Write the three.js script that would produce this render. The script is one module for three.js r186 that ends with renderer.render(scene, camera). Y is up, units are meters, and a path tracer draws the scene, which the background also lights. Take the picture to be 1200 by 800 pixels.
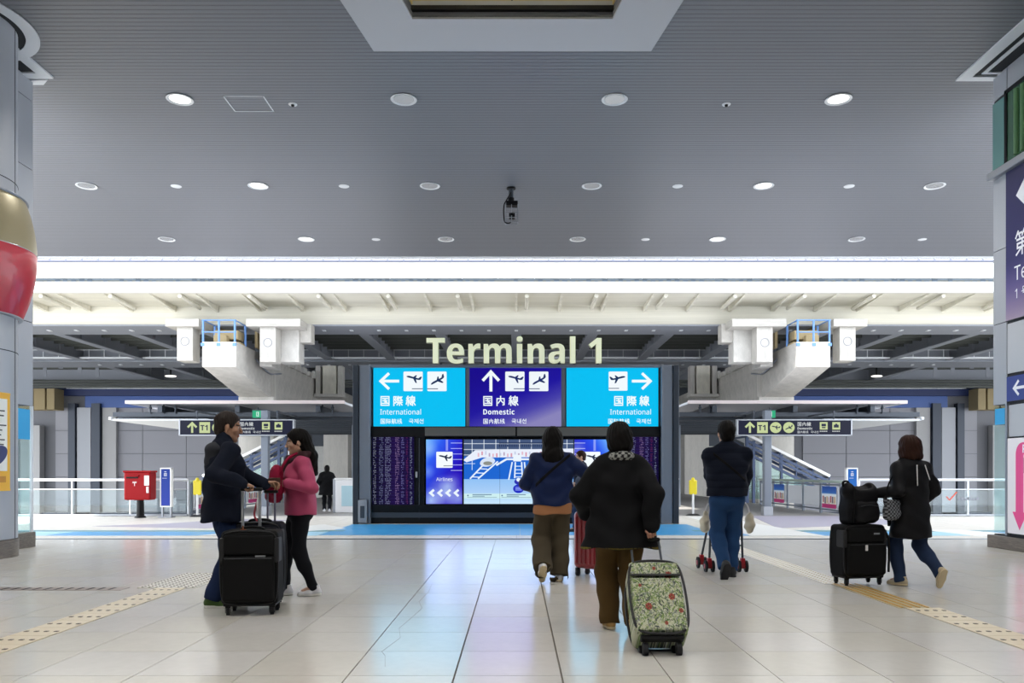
import * as THREE from 'three';
import { RoundedBoxGeometry } from 'three/addons/geometries/RoundedBoxGeometry.js';
import { mergeGeometries } from 'three/addons/utils/BufferGeometryUtils.js';
import { TextGeometry } from 'three/addons/geometries/TextGeometry.js';
import { FontLoader } from 'three/addons/loaders/FontLoader.js';
import { RectAreaLightUniformsLib } from 'three/addons/lights/RectAreaLightUniformsLib.js';

// ---------- camera, sky, sun, exposure ----------
const scene = new THREE.Scene();
const camera = new THREE.PerspectiveCamera(2 * Math.atan(400 / 930) * 180 / Math.PI, 1.5, 0.1, 300);
camera.position.set(0, 1.2, 0);                       // looks straight along -z, lens shifted up
camera.setViewOffset(1200, 800, -5, -153, 1200, 800);
const renderer = new THREE.WebGLRenderer({ antialias: true });
renderer.toneMapping = THREE.LinearToneMapping;
renderer.toneMappingExposure = 1.0;
renderer.shadowMap.enabled = true;
RectAreaLightUniformsLib.init();
scene.background = new THREE.Color().setRGB(0.9, 0.96, 1.05);   // even overcast sky
scene.backgroundIntensity = 4.8;
const sun = new THREE.DirectionalLight(new THREE.Color().setRGB(1, 0.96, 0.9), 13);
sun.position.set(-14, 36, -22); sun.target.position.set(0, 0, -32);
sun.castShadow = true; sun.shadow.radius = 6; sun.shadow.mapSize.set(2048, 2048);
Object.assign(sun.shadow.camera, { left: -40, right: 40, top: 40, bottom: -40, near: 1, far: 140 });
scene.add(sun, sun.target);

// ---------- helpers ----------
const V = (x, y, z) => new THREE.Vector3(x, y, z);
const R = Math.PI / 180;
function rng(seed) { let s = seed >>> 0; return () => { s = (s + 0x6D2B79F5) >>> 0; let t = s; t = Math.imul(t ^ (t >>> 15), t | 1); t ^= t + Math.imul(t ^ (t >>> 7), t | 61); return ((t ^ (t >>> 14)) >>> 0) / 4294967296; }; }
const rand = rng(7);
const used = {};
function numbered(n) { const k = used[n] = (used[n] ?? -1) + 1; return k ? n + '_' + String(k).padStart(3, '0') : n; }
function tag(o, label, category, group) { Object.assign(o.userData, { label, category }); if (group) o.userData.group = group; return o; }
function thing(name, label, category, pos = [0, 0, 0], turn = 0, group) {
  const o = new THREE.Group(); o.name = numbered(name); o.position.set(...pos); o.rotation.y = turn; scene.add(o);
  return tag(o, label, category, group);
}
function put(name, geo, m, parent = scene, pos, rot) {
  const o = new THREE.Mesh(Array.isArray(geo) ? merge(geo) : geo, m); o.name = parent === scene ? numbered(name) : name;
  if (pos) o.position.set(...pos); if (rot) o.rotation.set(...rot); parent.add(o); return o;
}
function struct(name, geo, m, pos, rot) { const o = put(name, geo, m, scene, pos, rot); o.userData.kind = 'structure'; return o; }
function structGroup(name, pos = [0, 0, 0]) { const o = new THREE.Group(); o.name = numbered(name); o.position.set(...pos); o.userData.kind = 'structure'; scene.add(o); return o; }
function piece(name, kidGeo, m, parent, label) { const o = put(name, kidGeo, m, parent); if (label) o.userData.label = label; return o; }
function merge(list) {
  const keep = ['position', 'normal', 'uv'];
  return mergeGeometries(list.map((g) => { const n = g.index ? g.toNonIndexed() : g; for (const k of Object.keys(n.attributes)) if (!keep.includes(k)) n.deleteAttribute(k);
    if (!n.attributes.uv) n.setAttribute('uv', new THREE.BufferAttribute(new Float32Array(n.attributes.position.count * 2), 2)); n.morphAttributes = {}; return n; }));
}
function metres(g, s = 1, ou = 0, ov = 0) {             // uv in metres, by the face's main direction
  g = g.index ? g.toNonIndexed() : g; const p = g.attributes.position, n = g.attributes.normal, uv = new Float32Array(p.count * 2);
  for (let i = 0; i < p.count; i++) {
    const ax = Math.abs(n.getX(i)), ay = Math.abs(n.getY(i)), az = Math.abs(n.getZ(i)), x = p.getX(i), y = p.getY(i), z = p.getZ(i);
    const [u, v] = ay >= ax && ay >= az ? [x, -z] : ax >= az ? [z, y] : [x, y]; uv[2 * i] = u * s + ou; uv[2 * i + 1] = v * s + ov;
  }
  return g.setAttribute('uv', new THREE.BufferAttribute(uv, 2));
}
const box = (w, h, d, x = 0, y = 0, z = 0) => new THREE.BoxGeometry(w, h, d).translate(x, y, z);
const span = (x0, x1, y0, y1, z0, z1) => box(Math.abs(x1 - x0), Math.abs(y1 - y0), Math.abs(z1 - z0), (x0 + x1) / 2, (y0 + y1) / 2, (z0 + z1) / 2);
const rbox = (w, h, d, r, x = 0, y = 0, z = 0, seg = 3) => new RoundedBoxGeometry(w, h, d, seg, Math.min(r, w / 2.01, h / 2.01, d / 2.01)).translate(x, y, z);
const cyl = (r0, r1, h, x = 0, y = 0, z = 0, n = 24) => new THREE.CylinderGeometry(r1, r0, h, n).translate(x, y, z);   // r0 at the foot
function rod(a, b, r, n = 10) {
  const d = b.clone().sub(a), g = new THREE.CylinderGeometry(r, r, d.length(), n);
  return g.applyQuaternion(new THREE.Quaternion().setFromUnitVectors(V(0, 1, 0), d.clone().normalize())).translate((a.x + b.x) / 2, (a.y + b.y) / 2, (a.z + b.z) / 2);
}
function bar(a, b, w, h) {                                // square bar between two points
  const d = b.clone().sub(a), L = d.length(), m = new THREE.Matrix4().lookAt(V(0, 0, 0), d, Math.abs(d.y) > 0.95 * L ? V(1, 0, 0) : V(0, 1, 0));
  return new THREE.BoxGeometry(w, h, L).applyMatrix4(m).translate((a.x + b.x) / 2, (a.y + b.y) / 2, (a.z + b.z) / 2);
}
const tube = (pts, r, n = 24, k = 8, closed = false) => new THREE.TubeGeometry(new THREE.CatmullRomCurve3(pts, closed), n, r, k, closed);
function prism(pts, depth, bevel = 0) {                   // outline in x,y pushed along z, centred on z = 0
  const s = new THREE.Shape(pts.map(([x, y]) => new THREE.Vector2(x, y)));
  return new THREE.ExtrudeGeometry(s, { depth: depth - 2 * bevel, bevelEnabled: bevel > 0, bevelThickness: bevel, bevelSize: bevel, bevelSegments: 2 }).translate(0, 0, -depth / 2 + bevel);
}
function slabXZ(pts, y0, y1, holes = []) {                // outline in x,z between two heights
  const s = new THREE.Shape(pts.map(([x, z]) => new THREE.Vector2(x, -z)));
  for (const h of holes) s.holes.push(new THREE.Path(h.map(([x, z]) => new THREE.Vector2(x, -z))));
  return new THREE.ExtrudeGeometry(s, { depth: y1 - y0, bevelEnabled: false }).rotateX(-Math.PI / 2).translate(0, y0, 0);
}
const lathe = (pts, n = 48) => new THREE.LatheGeometry(pts.map(([r, y]) => new THREE.Vector2(r, y)), n);

// ---------- materials ----------
const mats = {};
function mat(name, color, roughness = 0.7, metalness = 0, more = {}) {
  const m = new THREE.MeshPhysicalMaterial({ color, roughness, metalness, ...more }); m.name = name; return mats[name] = m;
}
function noiseTexture(size, fn, srgb = true) {
  const d = new Uint8Array(size * size * 4);
  for (let j = 0; j < size; j++) for (let i = 0; i < size; i++) { const c = fn(i / size, j / size, i, j), k = (j * size + i) * 4; for (let q = 0; q < 3; q++) d[k + q] = Math.max(0, Math.min(255, (Array.isArray(c) ? c[q] : c) * 255)); d[k + 3] = 255; }
  const t = new THREE.DataTexture(d, size, size); t.wrapS = t.wrapT = THREE.RepeatWrapping; t.magFilter = THREE.LinearFilter; t.minFilter = THREE.LinearMipmapLinearFilter; t.generateMipmaps = true;
  if (srgb) t.colorSpace = THREE.SRGBColorSpace; t.needsUpdate = true; return t;
}
function valueNoise(period, seed) {                       // tiling smooth noise, u and v in 0..1
  const r = rng(seed), g = Array.from({ length: period * period }, () => r()), sm = (t) => t * t * (3 - 2 * t);
  return (u, v) => { const x = u * period, y = v * period, i = Math.floor(x), j = Math.floor(y), a = sm(x - i), b = sm(y - j), q = (ii, jj) => g[((jj % period + period) % period) * period + ((ii % period + period) % period)];
    return (q(i, j) * (1 - a) + q(i + 1, j) * a) * (1 - b) + (q(i, j + 1) * (1 - a) + q(i + 1, j + 1) * a) * b; };
}
const n8 = valueNoise(8, 1), n32 = valueNoise(32, 2), n128 = valueNoise(128, 3), n4 = valueNoise(4, 4);
const mottled = (lo, hi, fine = 0.5) => (u, v) => lo + (hi - lo) * ((1 - fine) * (0.6 * n4(u, v) + 0.4 * n8(u, v)) + fine * (0.4 * n32(u, v) + 0.6 * n128(u, v)));
const stoneMap = noiseTexture(256, mottled(0.95, 1.0, 0.55)), stoneRough = noiseTexture(256, mottled(0.92, 1.0, 0.35), false);
const graniteMap = noiseTexture(256, (u, v) => { const a = n128(u, v), b = n32(u, v); return 0.55 + 0.45 * (0.7 * a + 0.3 * b); });
const concreteMap = noiseTexture(256, mottled(0.8, 1.0, 0.4));
const ribMap = noiseTexture(64, (u, v, i, j) => ((j % 64) < 9 ? 0.72 : 0.97 + 0.03 * n128(u, v)));
const ribBump = noiseTexture(64, (u, v, i, j) => { const t = (j % 64) / 64; return t < 0.14 ? 0 : Math.min(1, (t - 0.14) * 8, (1 - t) * 8 + 0.3); }, false);
mat('floor stone', 0xdad7d0, 0.19, 0, { ior: 1.75, map: stoneMap, roughnessMap: stoneRough });
mat('floor stone warm', 0xd8d4ca, 0.2, 0, { ior: 1.75, map: stoneMap, roughnessMap: stoneRough });
mat('floor stone cool', 0xdddad5, 0.18, 0, { ior: 1.75, map: stoneMap, roughnessMap: stoneRough });
mat('floor joint', 0x6a6258, 0.8);
mat('ceiling strip', 0x74767d, 0.42, 0.0, { map: ribMap, bumpMap: ribBump, bumpScale: 0.006 });
mat('white trim', 0xd6d9dd, 0.5);
mat('shadow gap', 0x1a1c20, 0.8);
mat('wall panel', 0xa9adb4, 0.4, 0.15);
mat('wall panel pale', 0xbcbfc4, 0.4, 0.1);
mat('panel joint', 0x2c2e32, 0.8);
mat('granite', 0x8f8478, 0.45, 0, { map: graniteMap });
mat('green glass', 0x456b52, 0.15, 0.1, { clearcoat: 1 });
mat('clear glass', 0xdff2f0, 0.03, 0, { transmission: 1, thickness: 0, ior: 1.45 });
mat('tinted glass', 0xf3fafa, 0.05, 0, { transmission: 1, thickness: 0, ior: 1.45 });
mat('glass edge', 0xbfe6e2, 0.2, 0, { emissive: 0x000000 });
mat('steel', 0xb8babd, 0.3, 0.9);
mat('satin steel', 0x9a9da2, 0.45, 0.7);
mat('dark steel', 0x3a4048, 0.5, 0.3);
mat('post grey', 0x6f7680, 0.45, 0.3);
mat('near black', 0x0d0d0f, 0.45, 0, { specularIntensity: 0.5 });
mat('black rubber', 0x15151a, 0.8);
mat('concrete', 0xd0cdc6, 0.85, 0, { map: concreteMap });
mat('white concrete', 0xe6e4de, 0.8, 0, { map: concreteMap });
mat('cream steel', 0xe6e2d2, 0.7, 0, { map: concreteMap });
mat('girder grey', 0x868a92, 0.7);
mat('deck soffit', 0x50534f, 0.85);
mat('rust beige', 0x9a8a68, 0.85);
mat('blue paint', 0x5b82b8, 0.5);
mat('brown panel', 0xc4b27c, 0.6);
mat('white enamel', 0xeeeeec, 0.35);
mat('white plastic', 0xe9e9ea, 0.5);
mat('asphalt', 0x9c9a94, 0.95);
function each(name, geos, m, parent) { for (const g of geos) put(name, g, m, parent); }
// ---------- smooth shapes: a signed field of rounded bones, meshed as one surface ----------
class Field {
  constructor() { this.ops = []; this.warp = null; }
  cone(a, ra, b, rb, k = 0.03, flat, mode = 'add') {      // tapered capsule; flat = {w: unit direction, k: how much wider along it}
    const w = flat?.w ?? V(1, 0, 0), s = 1 / (flat?.k ?? 1) - 1, ax = a.x, ay = a.y, az = a.z;
    let bx = b.x - ax, by = b.y - ay, bz = b.z - az; const bw = (bx * w.x + by * w.y + bz * w.z) * s; bx += w.x * bw; by += w.y * bw; bz += w.z * bw;
    const L = Math.max(1e-9, bx * bx + by * by + bz * bz), dr = rb - ra;
    this.ops.push({ mode, k, f: (x, y, z) => { let qx = x - ax, qy = y - ay, qz = z - az; if (s) { const q = (qx * w.x + qy * w.y + qz * w.z) * s; qx += w.x * q; qy += w.y * q; qz += w.z * q; }
      let t = (qx * bx + qy * by + qz * bz) / L; t = t < 0 ? 0 : t > 1 ? 1 : t; qx -= bx * t; qy -= by * t; qz -= bz * t; return Math.sqrt(qx * qx + qy * qy + qz * qz) - ra - dr * t; } });
    return this;
  }
  ell(c, rx, ry, rz, k = 0.02, q, mode = 'add') {
    const m = q ? new THREE.Matrix4().makeRotationFromQuaternion(q.clone().invert()).elements : null;
    this.ops.push({ mode, k, f: (X, Y, Z) => { let x = X - c.x, y = Y - c.y, z = Z - c.z; if (m) { const a = m[0] * x + m[4] * y + m[8] * z, b = m[1] * x + m[5] * y + m[9] * z; z = m[2] * x + m[6] * y + m[10] * z; x = a; y = b; }
      const u = x / rx, v = y / ry, w = z / rz, k0 = Math.sqrt(u * u + v * v + w * w), a = u / rx, b = v / ry, e = w / rz, k1 = Math.sqrt(a * a + b * b + e * e); return k1 < 1e-6 ? -Math.min(rx, ry, rz) : k0 * (k0 - 1) / k1; } });
    return this;
  }
  boxy(c, hx, hy, hz, r, k = 0.01, q, mode = 'add') {
    const m = q ? new THREE.Matrix4().makeRotationFromQuaternion(q.clone().invert()).elements : null;
    this.ops.push({ mode, k, f: (X, Y, Z) => { let x = X - c.x, y = Y - c.y, z = Z - c.z; if (m) { const a = m[0] * x + m[4] * y + m[8] * z, b = m[1] * x + m[5] * y + m[9] * z; z = m[2] * x + m[6] * y + m[10] * z; x = a; y = b; }
      const u = Math.abs(x) - hx + r, v = Math.abs(y) - hy + r, w = Math.abs(z) - hz + r; return Math.hypot(Math.max(u, 0), Math.max(v, 0), Math.max(w, 0)) + Math.min(Math.max(u, v, w), 0) - r; } });
    return this;
  }
  half(p, n, k = 0.008) { this.ops.push({ mode: 'and', k, f: (x, y, z) => (x - p.x) * n.x + (y - p.y) * n.y + (z - p.z) * n.z }); return this; }   // keeps the side n points away from
  use(other, mode = 'add', k = 0.01, grow = 0) { this.ops.push({ mode, k, f: (x, y, z) => other.at(x, y, z) - grow }); return this; }
  fn(f, mode = 'and', k = 0.005) { this.ops.push({ mode, k, f }); return this; }
  at(x, y, z) {
    let d = 1e3;
    for (const o of this.ops) {
      let e = o.f(x, y, z); const k = o.k;
      if (o.mode === 'add') { const h = k - Math.abs(d - e); d = Math.min(d, e); if (h > 0) d -= h * h / (4 * k); }
      else { if (o.mode === 'sub') e = -e; const h = k - Math.abs(d - e); d = Math.max(d, e); if (h > 0) d += h * h / (4 * k); }
    }
    return this.warp ? d + this.warp(x, y, z) : d;
  }
}
function surface(field, lo, hi, cell, color) {            // surface nets
  const nx = Math.ceil((hi.x - lo.x) / cell) + 2, ny = Math.ceil((hi.y - lo.y) / cell) + 2, nz = Math.ceil((hi.z - lo.z) / cell) + 2, val = new Float32Array(nx * ny * nz), B = 6, at = (i, j, k) => (k * ny + j) * nx + i;
  const skip = B * cell * 0.9 * 1.6 + 0.02;
  for (let k0 = 0; k0 < nz; k0 += B) for (let j0 = 0; j0 < ny; j0 += B) for (let i0 = 0; i0 < nx; i0 += B) {
    const c = field.at(lo.x + (i0 + B / 2) * cell, lo.y + (j0 + B / 2) * cell, lo.z + (k0 + B / 2) * cell), far = Math.abs(c) > skip;
    for (let k = k0; k < Math.min(nz, k0 + B); k++) for (let j = j0; j < Math.min(ny, j0 + B); j++) for (let i = i0; i < Math.min(nx, i0 + B); i++) val[at(i, j, k)] = far ? c : field.at(lo.x + i * cell, lo.y + j * cell, lo.z + k * cell);
  }
  const vert = new Int32Array(nx * ny * nz).fill(-1), pos = [], idx = [];
  for (let k = 0; k < nz - 1; k++) for (let j = 0; j < ny - 1; j++) for (let i = 0; i < nx - 1; i++) {
    let n = 0, sx = 0, sy = 0, sz = 0; const a = at(i, j, k), v = [val[a], val[a + 1], val[a + nx], val[a + nx + 1], val[a + nx * ny], val[a + nx * ny + 1], val[a + nx * ny + nx], val[a + nx * ny + nx + 1]];
    let s = 0; for (let q = 0; q < 8; q++) if (v[q] < 0) s++; if (s === 0 || s === 8) continue;
    const edge = (p, q) => { if ((v[p] < 0) === (v[q] < 0)) return; const t = v[p] / (v[p] - v[q]); sx += (p & 1) + t * ((q & 1) - (p & 1)); sy += ((p >> 1) & 1) + t * (((q >> 1) & 1) - ((p >> 1) & 1)); sz += (p >> 2) + t * ((q >> 2) - (p >> 2)); n++; };
    edge(0, 1); edge(2, 3); edge(4, 5); edge(6, 7); edge(0, 2); edge(1, 3); edge(4, 6); edge(5, 7); edge(0, 4); edge(1, 5); edge(2, 6); edge(3, 7);
    vert[a] = pos.length / 3; pos.push(lo.x + (i + sx / n) * cell, lo.y + (j + sy / n) * cell, lo.z + (k + sz / n) * cell);
  }
  const quad = (a, b, c, d, flip) => { if (a < 0 || b < 0 || c < 0 || d < 0) return; if (flip) idx.push(a, c, b, a, d, c); else idx.push(a, b, c, a, c, d); };
  for (let k = 1; k < nz - 1; k++) for (let j = 1; j < ny - 1; j++) for (let i = 1; i < nx - 1; i++) {
    const a = at(i, j, k), s = val[a] < 0;
    if (s !== (val[a + 1] < 0)) quad(vert[at(i, j - 1, k - 1)], vert[at(i, j, k - 1)], vert[a], vert[at(i, j - 1, k)], !s);
    if (s !== (val[a + nx] < 0)) quad(vert[at(i - 1, j, k - 1)], vert[at(i - 1, j, k)], vert[a], vert[at(i, j, k - 1)], !s);
    if (s !== (val[a + nx * ny] < 0)) quad(vert[at(i - 1, j - 1, k)], vert[at(i, j - 1, k)], vert[a], vert[at(i - 1, j, k)], !s);
  }
  const P = Float32Array.from(pos), N = new Float32Array(P.length), h = cell * 0.6, C = color ? new Float32Array(P.length) : null;
  for (let i = 0; i < P.length; i += 3) {
    const x = P[i], y = P[i + 1], z = P[i + 2]; let a = field.at(x + h, y, z) - field.at(x - h, y, z), b = field.at(x, y + h, z) - field.at(x, y - h, z), c = field.at(x, y, z + h) - field.at(x, y, z - h); const l = Math.hypot(a, b, c) || 1;
    N[i] = a / l; N[i + 1] = b / l; N[i + 2] = c / l; if (C) { const q = color(x, y, z, a / l, b / l, c / l); C[i] = q[0]; C[i + 1] = q[1]; C[i + 2] = q[2]; }
  }
  const g = new THREE.BufferGeometry(); g.setAttribute('position', new THREE.BufferAttribute(P, 3)); g.setAttribute('normal', new THREE.BufferAttribute(N, 3)); if (C) g.setAttribute('color', new THREE.BufferAttribute(C, 3)); g.setIndex(idx); return g;
}
function joinSurfaces(list) {                              // indexed surfaces with colours into one geometry
  let nv = 0, ni = 0; for (const g of list) { nv += g.attributes.position.count; ni += g.index.count; }
  const P = new Float32Array(nv * 3), N = new Float32Array(nv * 3), C = new Float32Array(nv * 3).fill(1), I = new Uint32Array(ni); let v = 0, q = 0;
  for (const g of list) { P.set(g.attributes.position.array, v * 3); N.set(g.attributes.normal.array, v * 3); if (g.attributes.color) C.set(g.attributes.color.array, v * 3); for (let i = 0; i < g.index.count; i++) I[q++] = g.index.array[i] + v; v += g.attributes.position.count; }
  const g = new THREE.BufferGeometry(); g.setAttribute('position', new THREE.BufferAttribute(P, 3)); g.setAttribute('normal', new THREE.BufferAttribute(N, 3)); g.setAttribute('color', new THREE.BufferAttribute(C, 3)); g.setIndex(new THREE.BufferAttribute(I, 1)); return g;
}
function mirrored(g) { const m = g.clone(), p = m.attributes.position, n = m.attributes.normal; for (let i = 0; i < p.count; i++) { p.setX(i, -p.getX(i)); n.setX(i, -n.getX(i)); } const ix = m.index.array; for (let i = 0; i < ix.length; i += 3) { const t = ix[i + 1]; ix[i + 1] = ix[i + 2]; ix[i + 2] = t; } return m; }
// ---------- people ----------
function ik(a, target, l1, l2, pole) {
  const d = target.clone().sub(a); let L = d.length(); const most = (l1 + l2) * 0.995; if (L > most) { d.multiplyScalar(most / L); L = most; }
  const end = a.clone().add(d), u = d.clone().normalize(), p = pole.clone().sub(u.clone().multiplyScalar(pole.dot(u))).normalize(), c = (l1 * l1 + L * L - l2 * l2) / (2 * L);
  return { mid: a.clone().addScaledVector(u, c).addScaledVector(p, Math.sqrt(Math.max(0, l1 * l1 - c * c))), end };
}
function headSurface(female) {
  const f = new Field();
  f.ell(V(0, 0.035, -0.012), 0.074, 0.087, 0.095, 0.01).ell(V(0, -0.03, 0.02), 0.06, 0.074, 0.07, 0.03);
  for (const s of [-1, 1]) f.cone(V(s * 0.046, -0.055, 0.0), 0.022, V(s * 0.012, -0.098, 0.058), 0.019, 0.025).ell(V(s * 0.042, -0.022, 0.06), 0.022, 0.022, 0.022, 0.02);
  f.cone(V(-0.028, 0.024, 0.079), 0.011, V(0.028, 0.024, 0.079), 0.011, 0.018).ell(V(0, -0.1, 0.064), 0.017, 0.014, 0.015, 0.015);
  for (const s of [-1, 1]) f.ell(V(s * 0.032, 0.005, 0.099), 0.018, 0.011, 0.013, 0.008, null, 'sub');
  for (const s of [-1, 1]) f.ell(V(s * 0.031, 0.004, 0.076), 0.0125, 0.0105, 0.0125, 0.002);
  f.cone(V(0, 0.014, 0.088), 0.007, V(0, -0.028, 0.108), 0.0105, 0.01);
  for (const s of [-1, 1]) f.ell(V(s * 0.011, -0.034, 0.098), 0.0085, 0.007, 0.01, 0.006);
  f.ell(V(0, -0.059, 0.083), 0.022, 0.0055, 0.012, 0.006).ell(V(0, -0.068, 0.081), 0.019, 0.0065, 0.012, 0.006).ell(V(0, -0.0635, 0.098), 0.021, 0.0014, 0.008, 0.002, null, 'sub');
  for (const s of [-1, 1]) f.ell(V(s * 0.076, -0.004, -0.006), 0.009, 0.031, 0.019, 0.006, new THREE.Quaternion().setFromEuler(new THREE.Euler(0.2, s * 0.35, 0)));
  f.cone(V(0, -0.07, -0.014), female ? 0.046 : 0.053, V(0, -0.19, -0.032), female ? 0.048 : 0.056, 0.03);
  return f;
}
const headCache = {};
function headGeo(female, skin, browTone) {
  const key = [female, skin, browTone].join(); if (headCache[key]) return headCache[key];
  return headCache[key] = surface(headSurface(female), V(-0.1, -0.2, -0.13), V(0.1, 0.14, 0.13), 0.0042, (x, y, z) => {
    const ax = Math.abs(x), e = Math.hypot(ax - 0.031, y - 0.004);
    if (z > 0.07 && e < 0.0115 && Math.abs(y - 0.004) < 0.0075) return e < 0.0058 ? [0.015, 0.01, 0.008] : [0.55, 0.5, 0.46];
    if (z > 0.06 && ax > 0.012 && ax < 0.05 && y > 0.02 && y < 0.029) return browTone;
    if (z > 0.078 && ax < 0.023 && y < -0.053 && y > -0.076) return [skin[0] * 0.85, skin[1] * 0.5, skin[2] * 0.55];
    return skin;
  });
}
const handCache = {};
const GRIPS = { relaxed: [22, 30, 18, 1], grip: [62, 78, 55, 0], hold: [35, 45, 30, 0.4], open: [8, 12, 8, 1] };
function handGeo(pose, skin) {                            // right hand: fingers +y, palm faces +z, thumb on +x
  const key = pose + skin; if (handCache[key]) return handCache[key];
  const f = new Field(), [c0, c1, c2, th] = GRIPS[pose];
  f.cone(V(0, -0.018, 0), 0.02, V(0, 0.0, 0), 0.021, 0.02, { w: V(1, 0, 0), k: 1.3 }).boxy(V(0, 0.045, 0), 0.038, 0.046, 0.0125, 0.0115, 0.016).ell(V(0.022, 0.025, 0.009), 0.017, 0.026, 0.013, 0.012);
  [[0.029, 0.07, 0.0088], [0.0095, 0.079, 0.0092], [-0.0105, 0.073, 0.0088], [-0.0295, 0.057, 0.0078]].forEach(([x, L, r], i) => {
    let p = V(x, 0.084 - (i === 3 ? 0.007 : 0), 0), a = 0; const k = 1 + 0.06 * i, seg = [0.46, 0.3, 0.24], rr = [r, r * 0.95, r * 0.88, r * 0.75];
    [c0, c1, c2].forEach((c, j) => { a += c * k * R; const e = p.clone().add(V(x * 0.06 * seg[j], Math.cos(a) * L * seg[j], Math.sin(a) * L * seg[j])); f.cone(p, rr[j], e, rr[j + 1], 0.004); p = e; });
  });
  const t0 = V(0.03, 0.02, 0.006), t1 = th > 0.7 ? V(0.054, 0.05, 0.016) : V(0.046, 0.05, 0.03), t2 = th > 0.7 ? V(0.062, 0.078, 0.022) : V(0.03, 0.07, 0.046), t3 = th > 0.7 ? V(0.064, 0.1, 0.026) : V(0.01, 0.078, 0.05);
  f.cone(t0, 0.014, t1, 0.0108, 0.01).cone(t1, 0.0106, t2, 0.0094, 0.004).cone(t2, 0.0092, t3, 0.0075, 0.003);
  return handCache[key] = surface(f, V(-0.055, -0.07, -0.03), V(0.085, 0.19, 0.1), 0.0036, () => skin);
}
const shoeCache = {};
function shoeGeos(style) {                                // origin at the ankle, toes towards +z, sole 0.08 below
  if (shoeCache[style]) return shoeCache[style];
  const up = new Field(), low = new Field(), h = style === 'boot' ? 0.1 : 0.035;
  up.cone(V(0, -0.042, -0.045), 0.04, V(0, -0.052, 0.05), 0.04, 0.02).cone(V(0, -0.052, 0.05), 0.041, V(0, -0.058, 0.14), 0.03, 0.03, { w: V(1, 0, 0), k: 1.25 }).cone(V(0, -0.02, -0.02), 0.044, V(0, h, -0.028), 0.041, 0.03).half(V(0, h - 0.005, 0), V(0, 1, 0)).half(V(0, -0.066, 0), V(0, -1, 0), 0.004);
  low.cone(V(0, -0.071, -0.042), 0.043, V(0, -0.071, 0.05), 0.044, 0.01).cone(V(0, -0.071, 0.05), 0.047, V(0, -0.067, 0.138), 0.037, 0.02).half(V(0, -0.058, 0), V(0, 1, 0), 0.004).half(V(0, -0.083, 0), V(0, -1, 0), 0.006);
  return shoeCache[style] = [surface(up, V(-0.07, -0.1, -0.11), V(0.07, 0.14, 0.2), 0.006), surface(low, V(-0.07, -0.1, -0.11), V(0.07, -0.03, 0.2), 0.006)];
}
const folds = (amp, f, seed) => (x, y, z) => 1.5 * amp * (Math.sin(y * f + 3 * Math.sin(x * 9 + seed) + seed) * 0.5 + Math.sin((x + y * 0.6) * f * 0.7 + 2 * Math.sin(z * 11 + seed * 2)) * 0.3 + Math.sin((z - y * 0.5) * f * 0.9 + seed * 3 + 2 * Math.sin(y * 7)) * 0.3);

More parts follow.
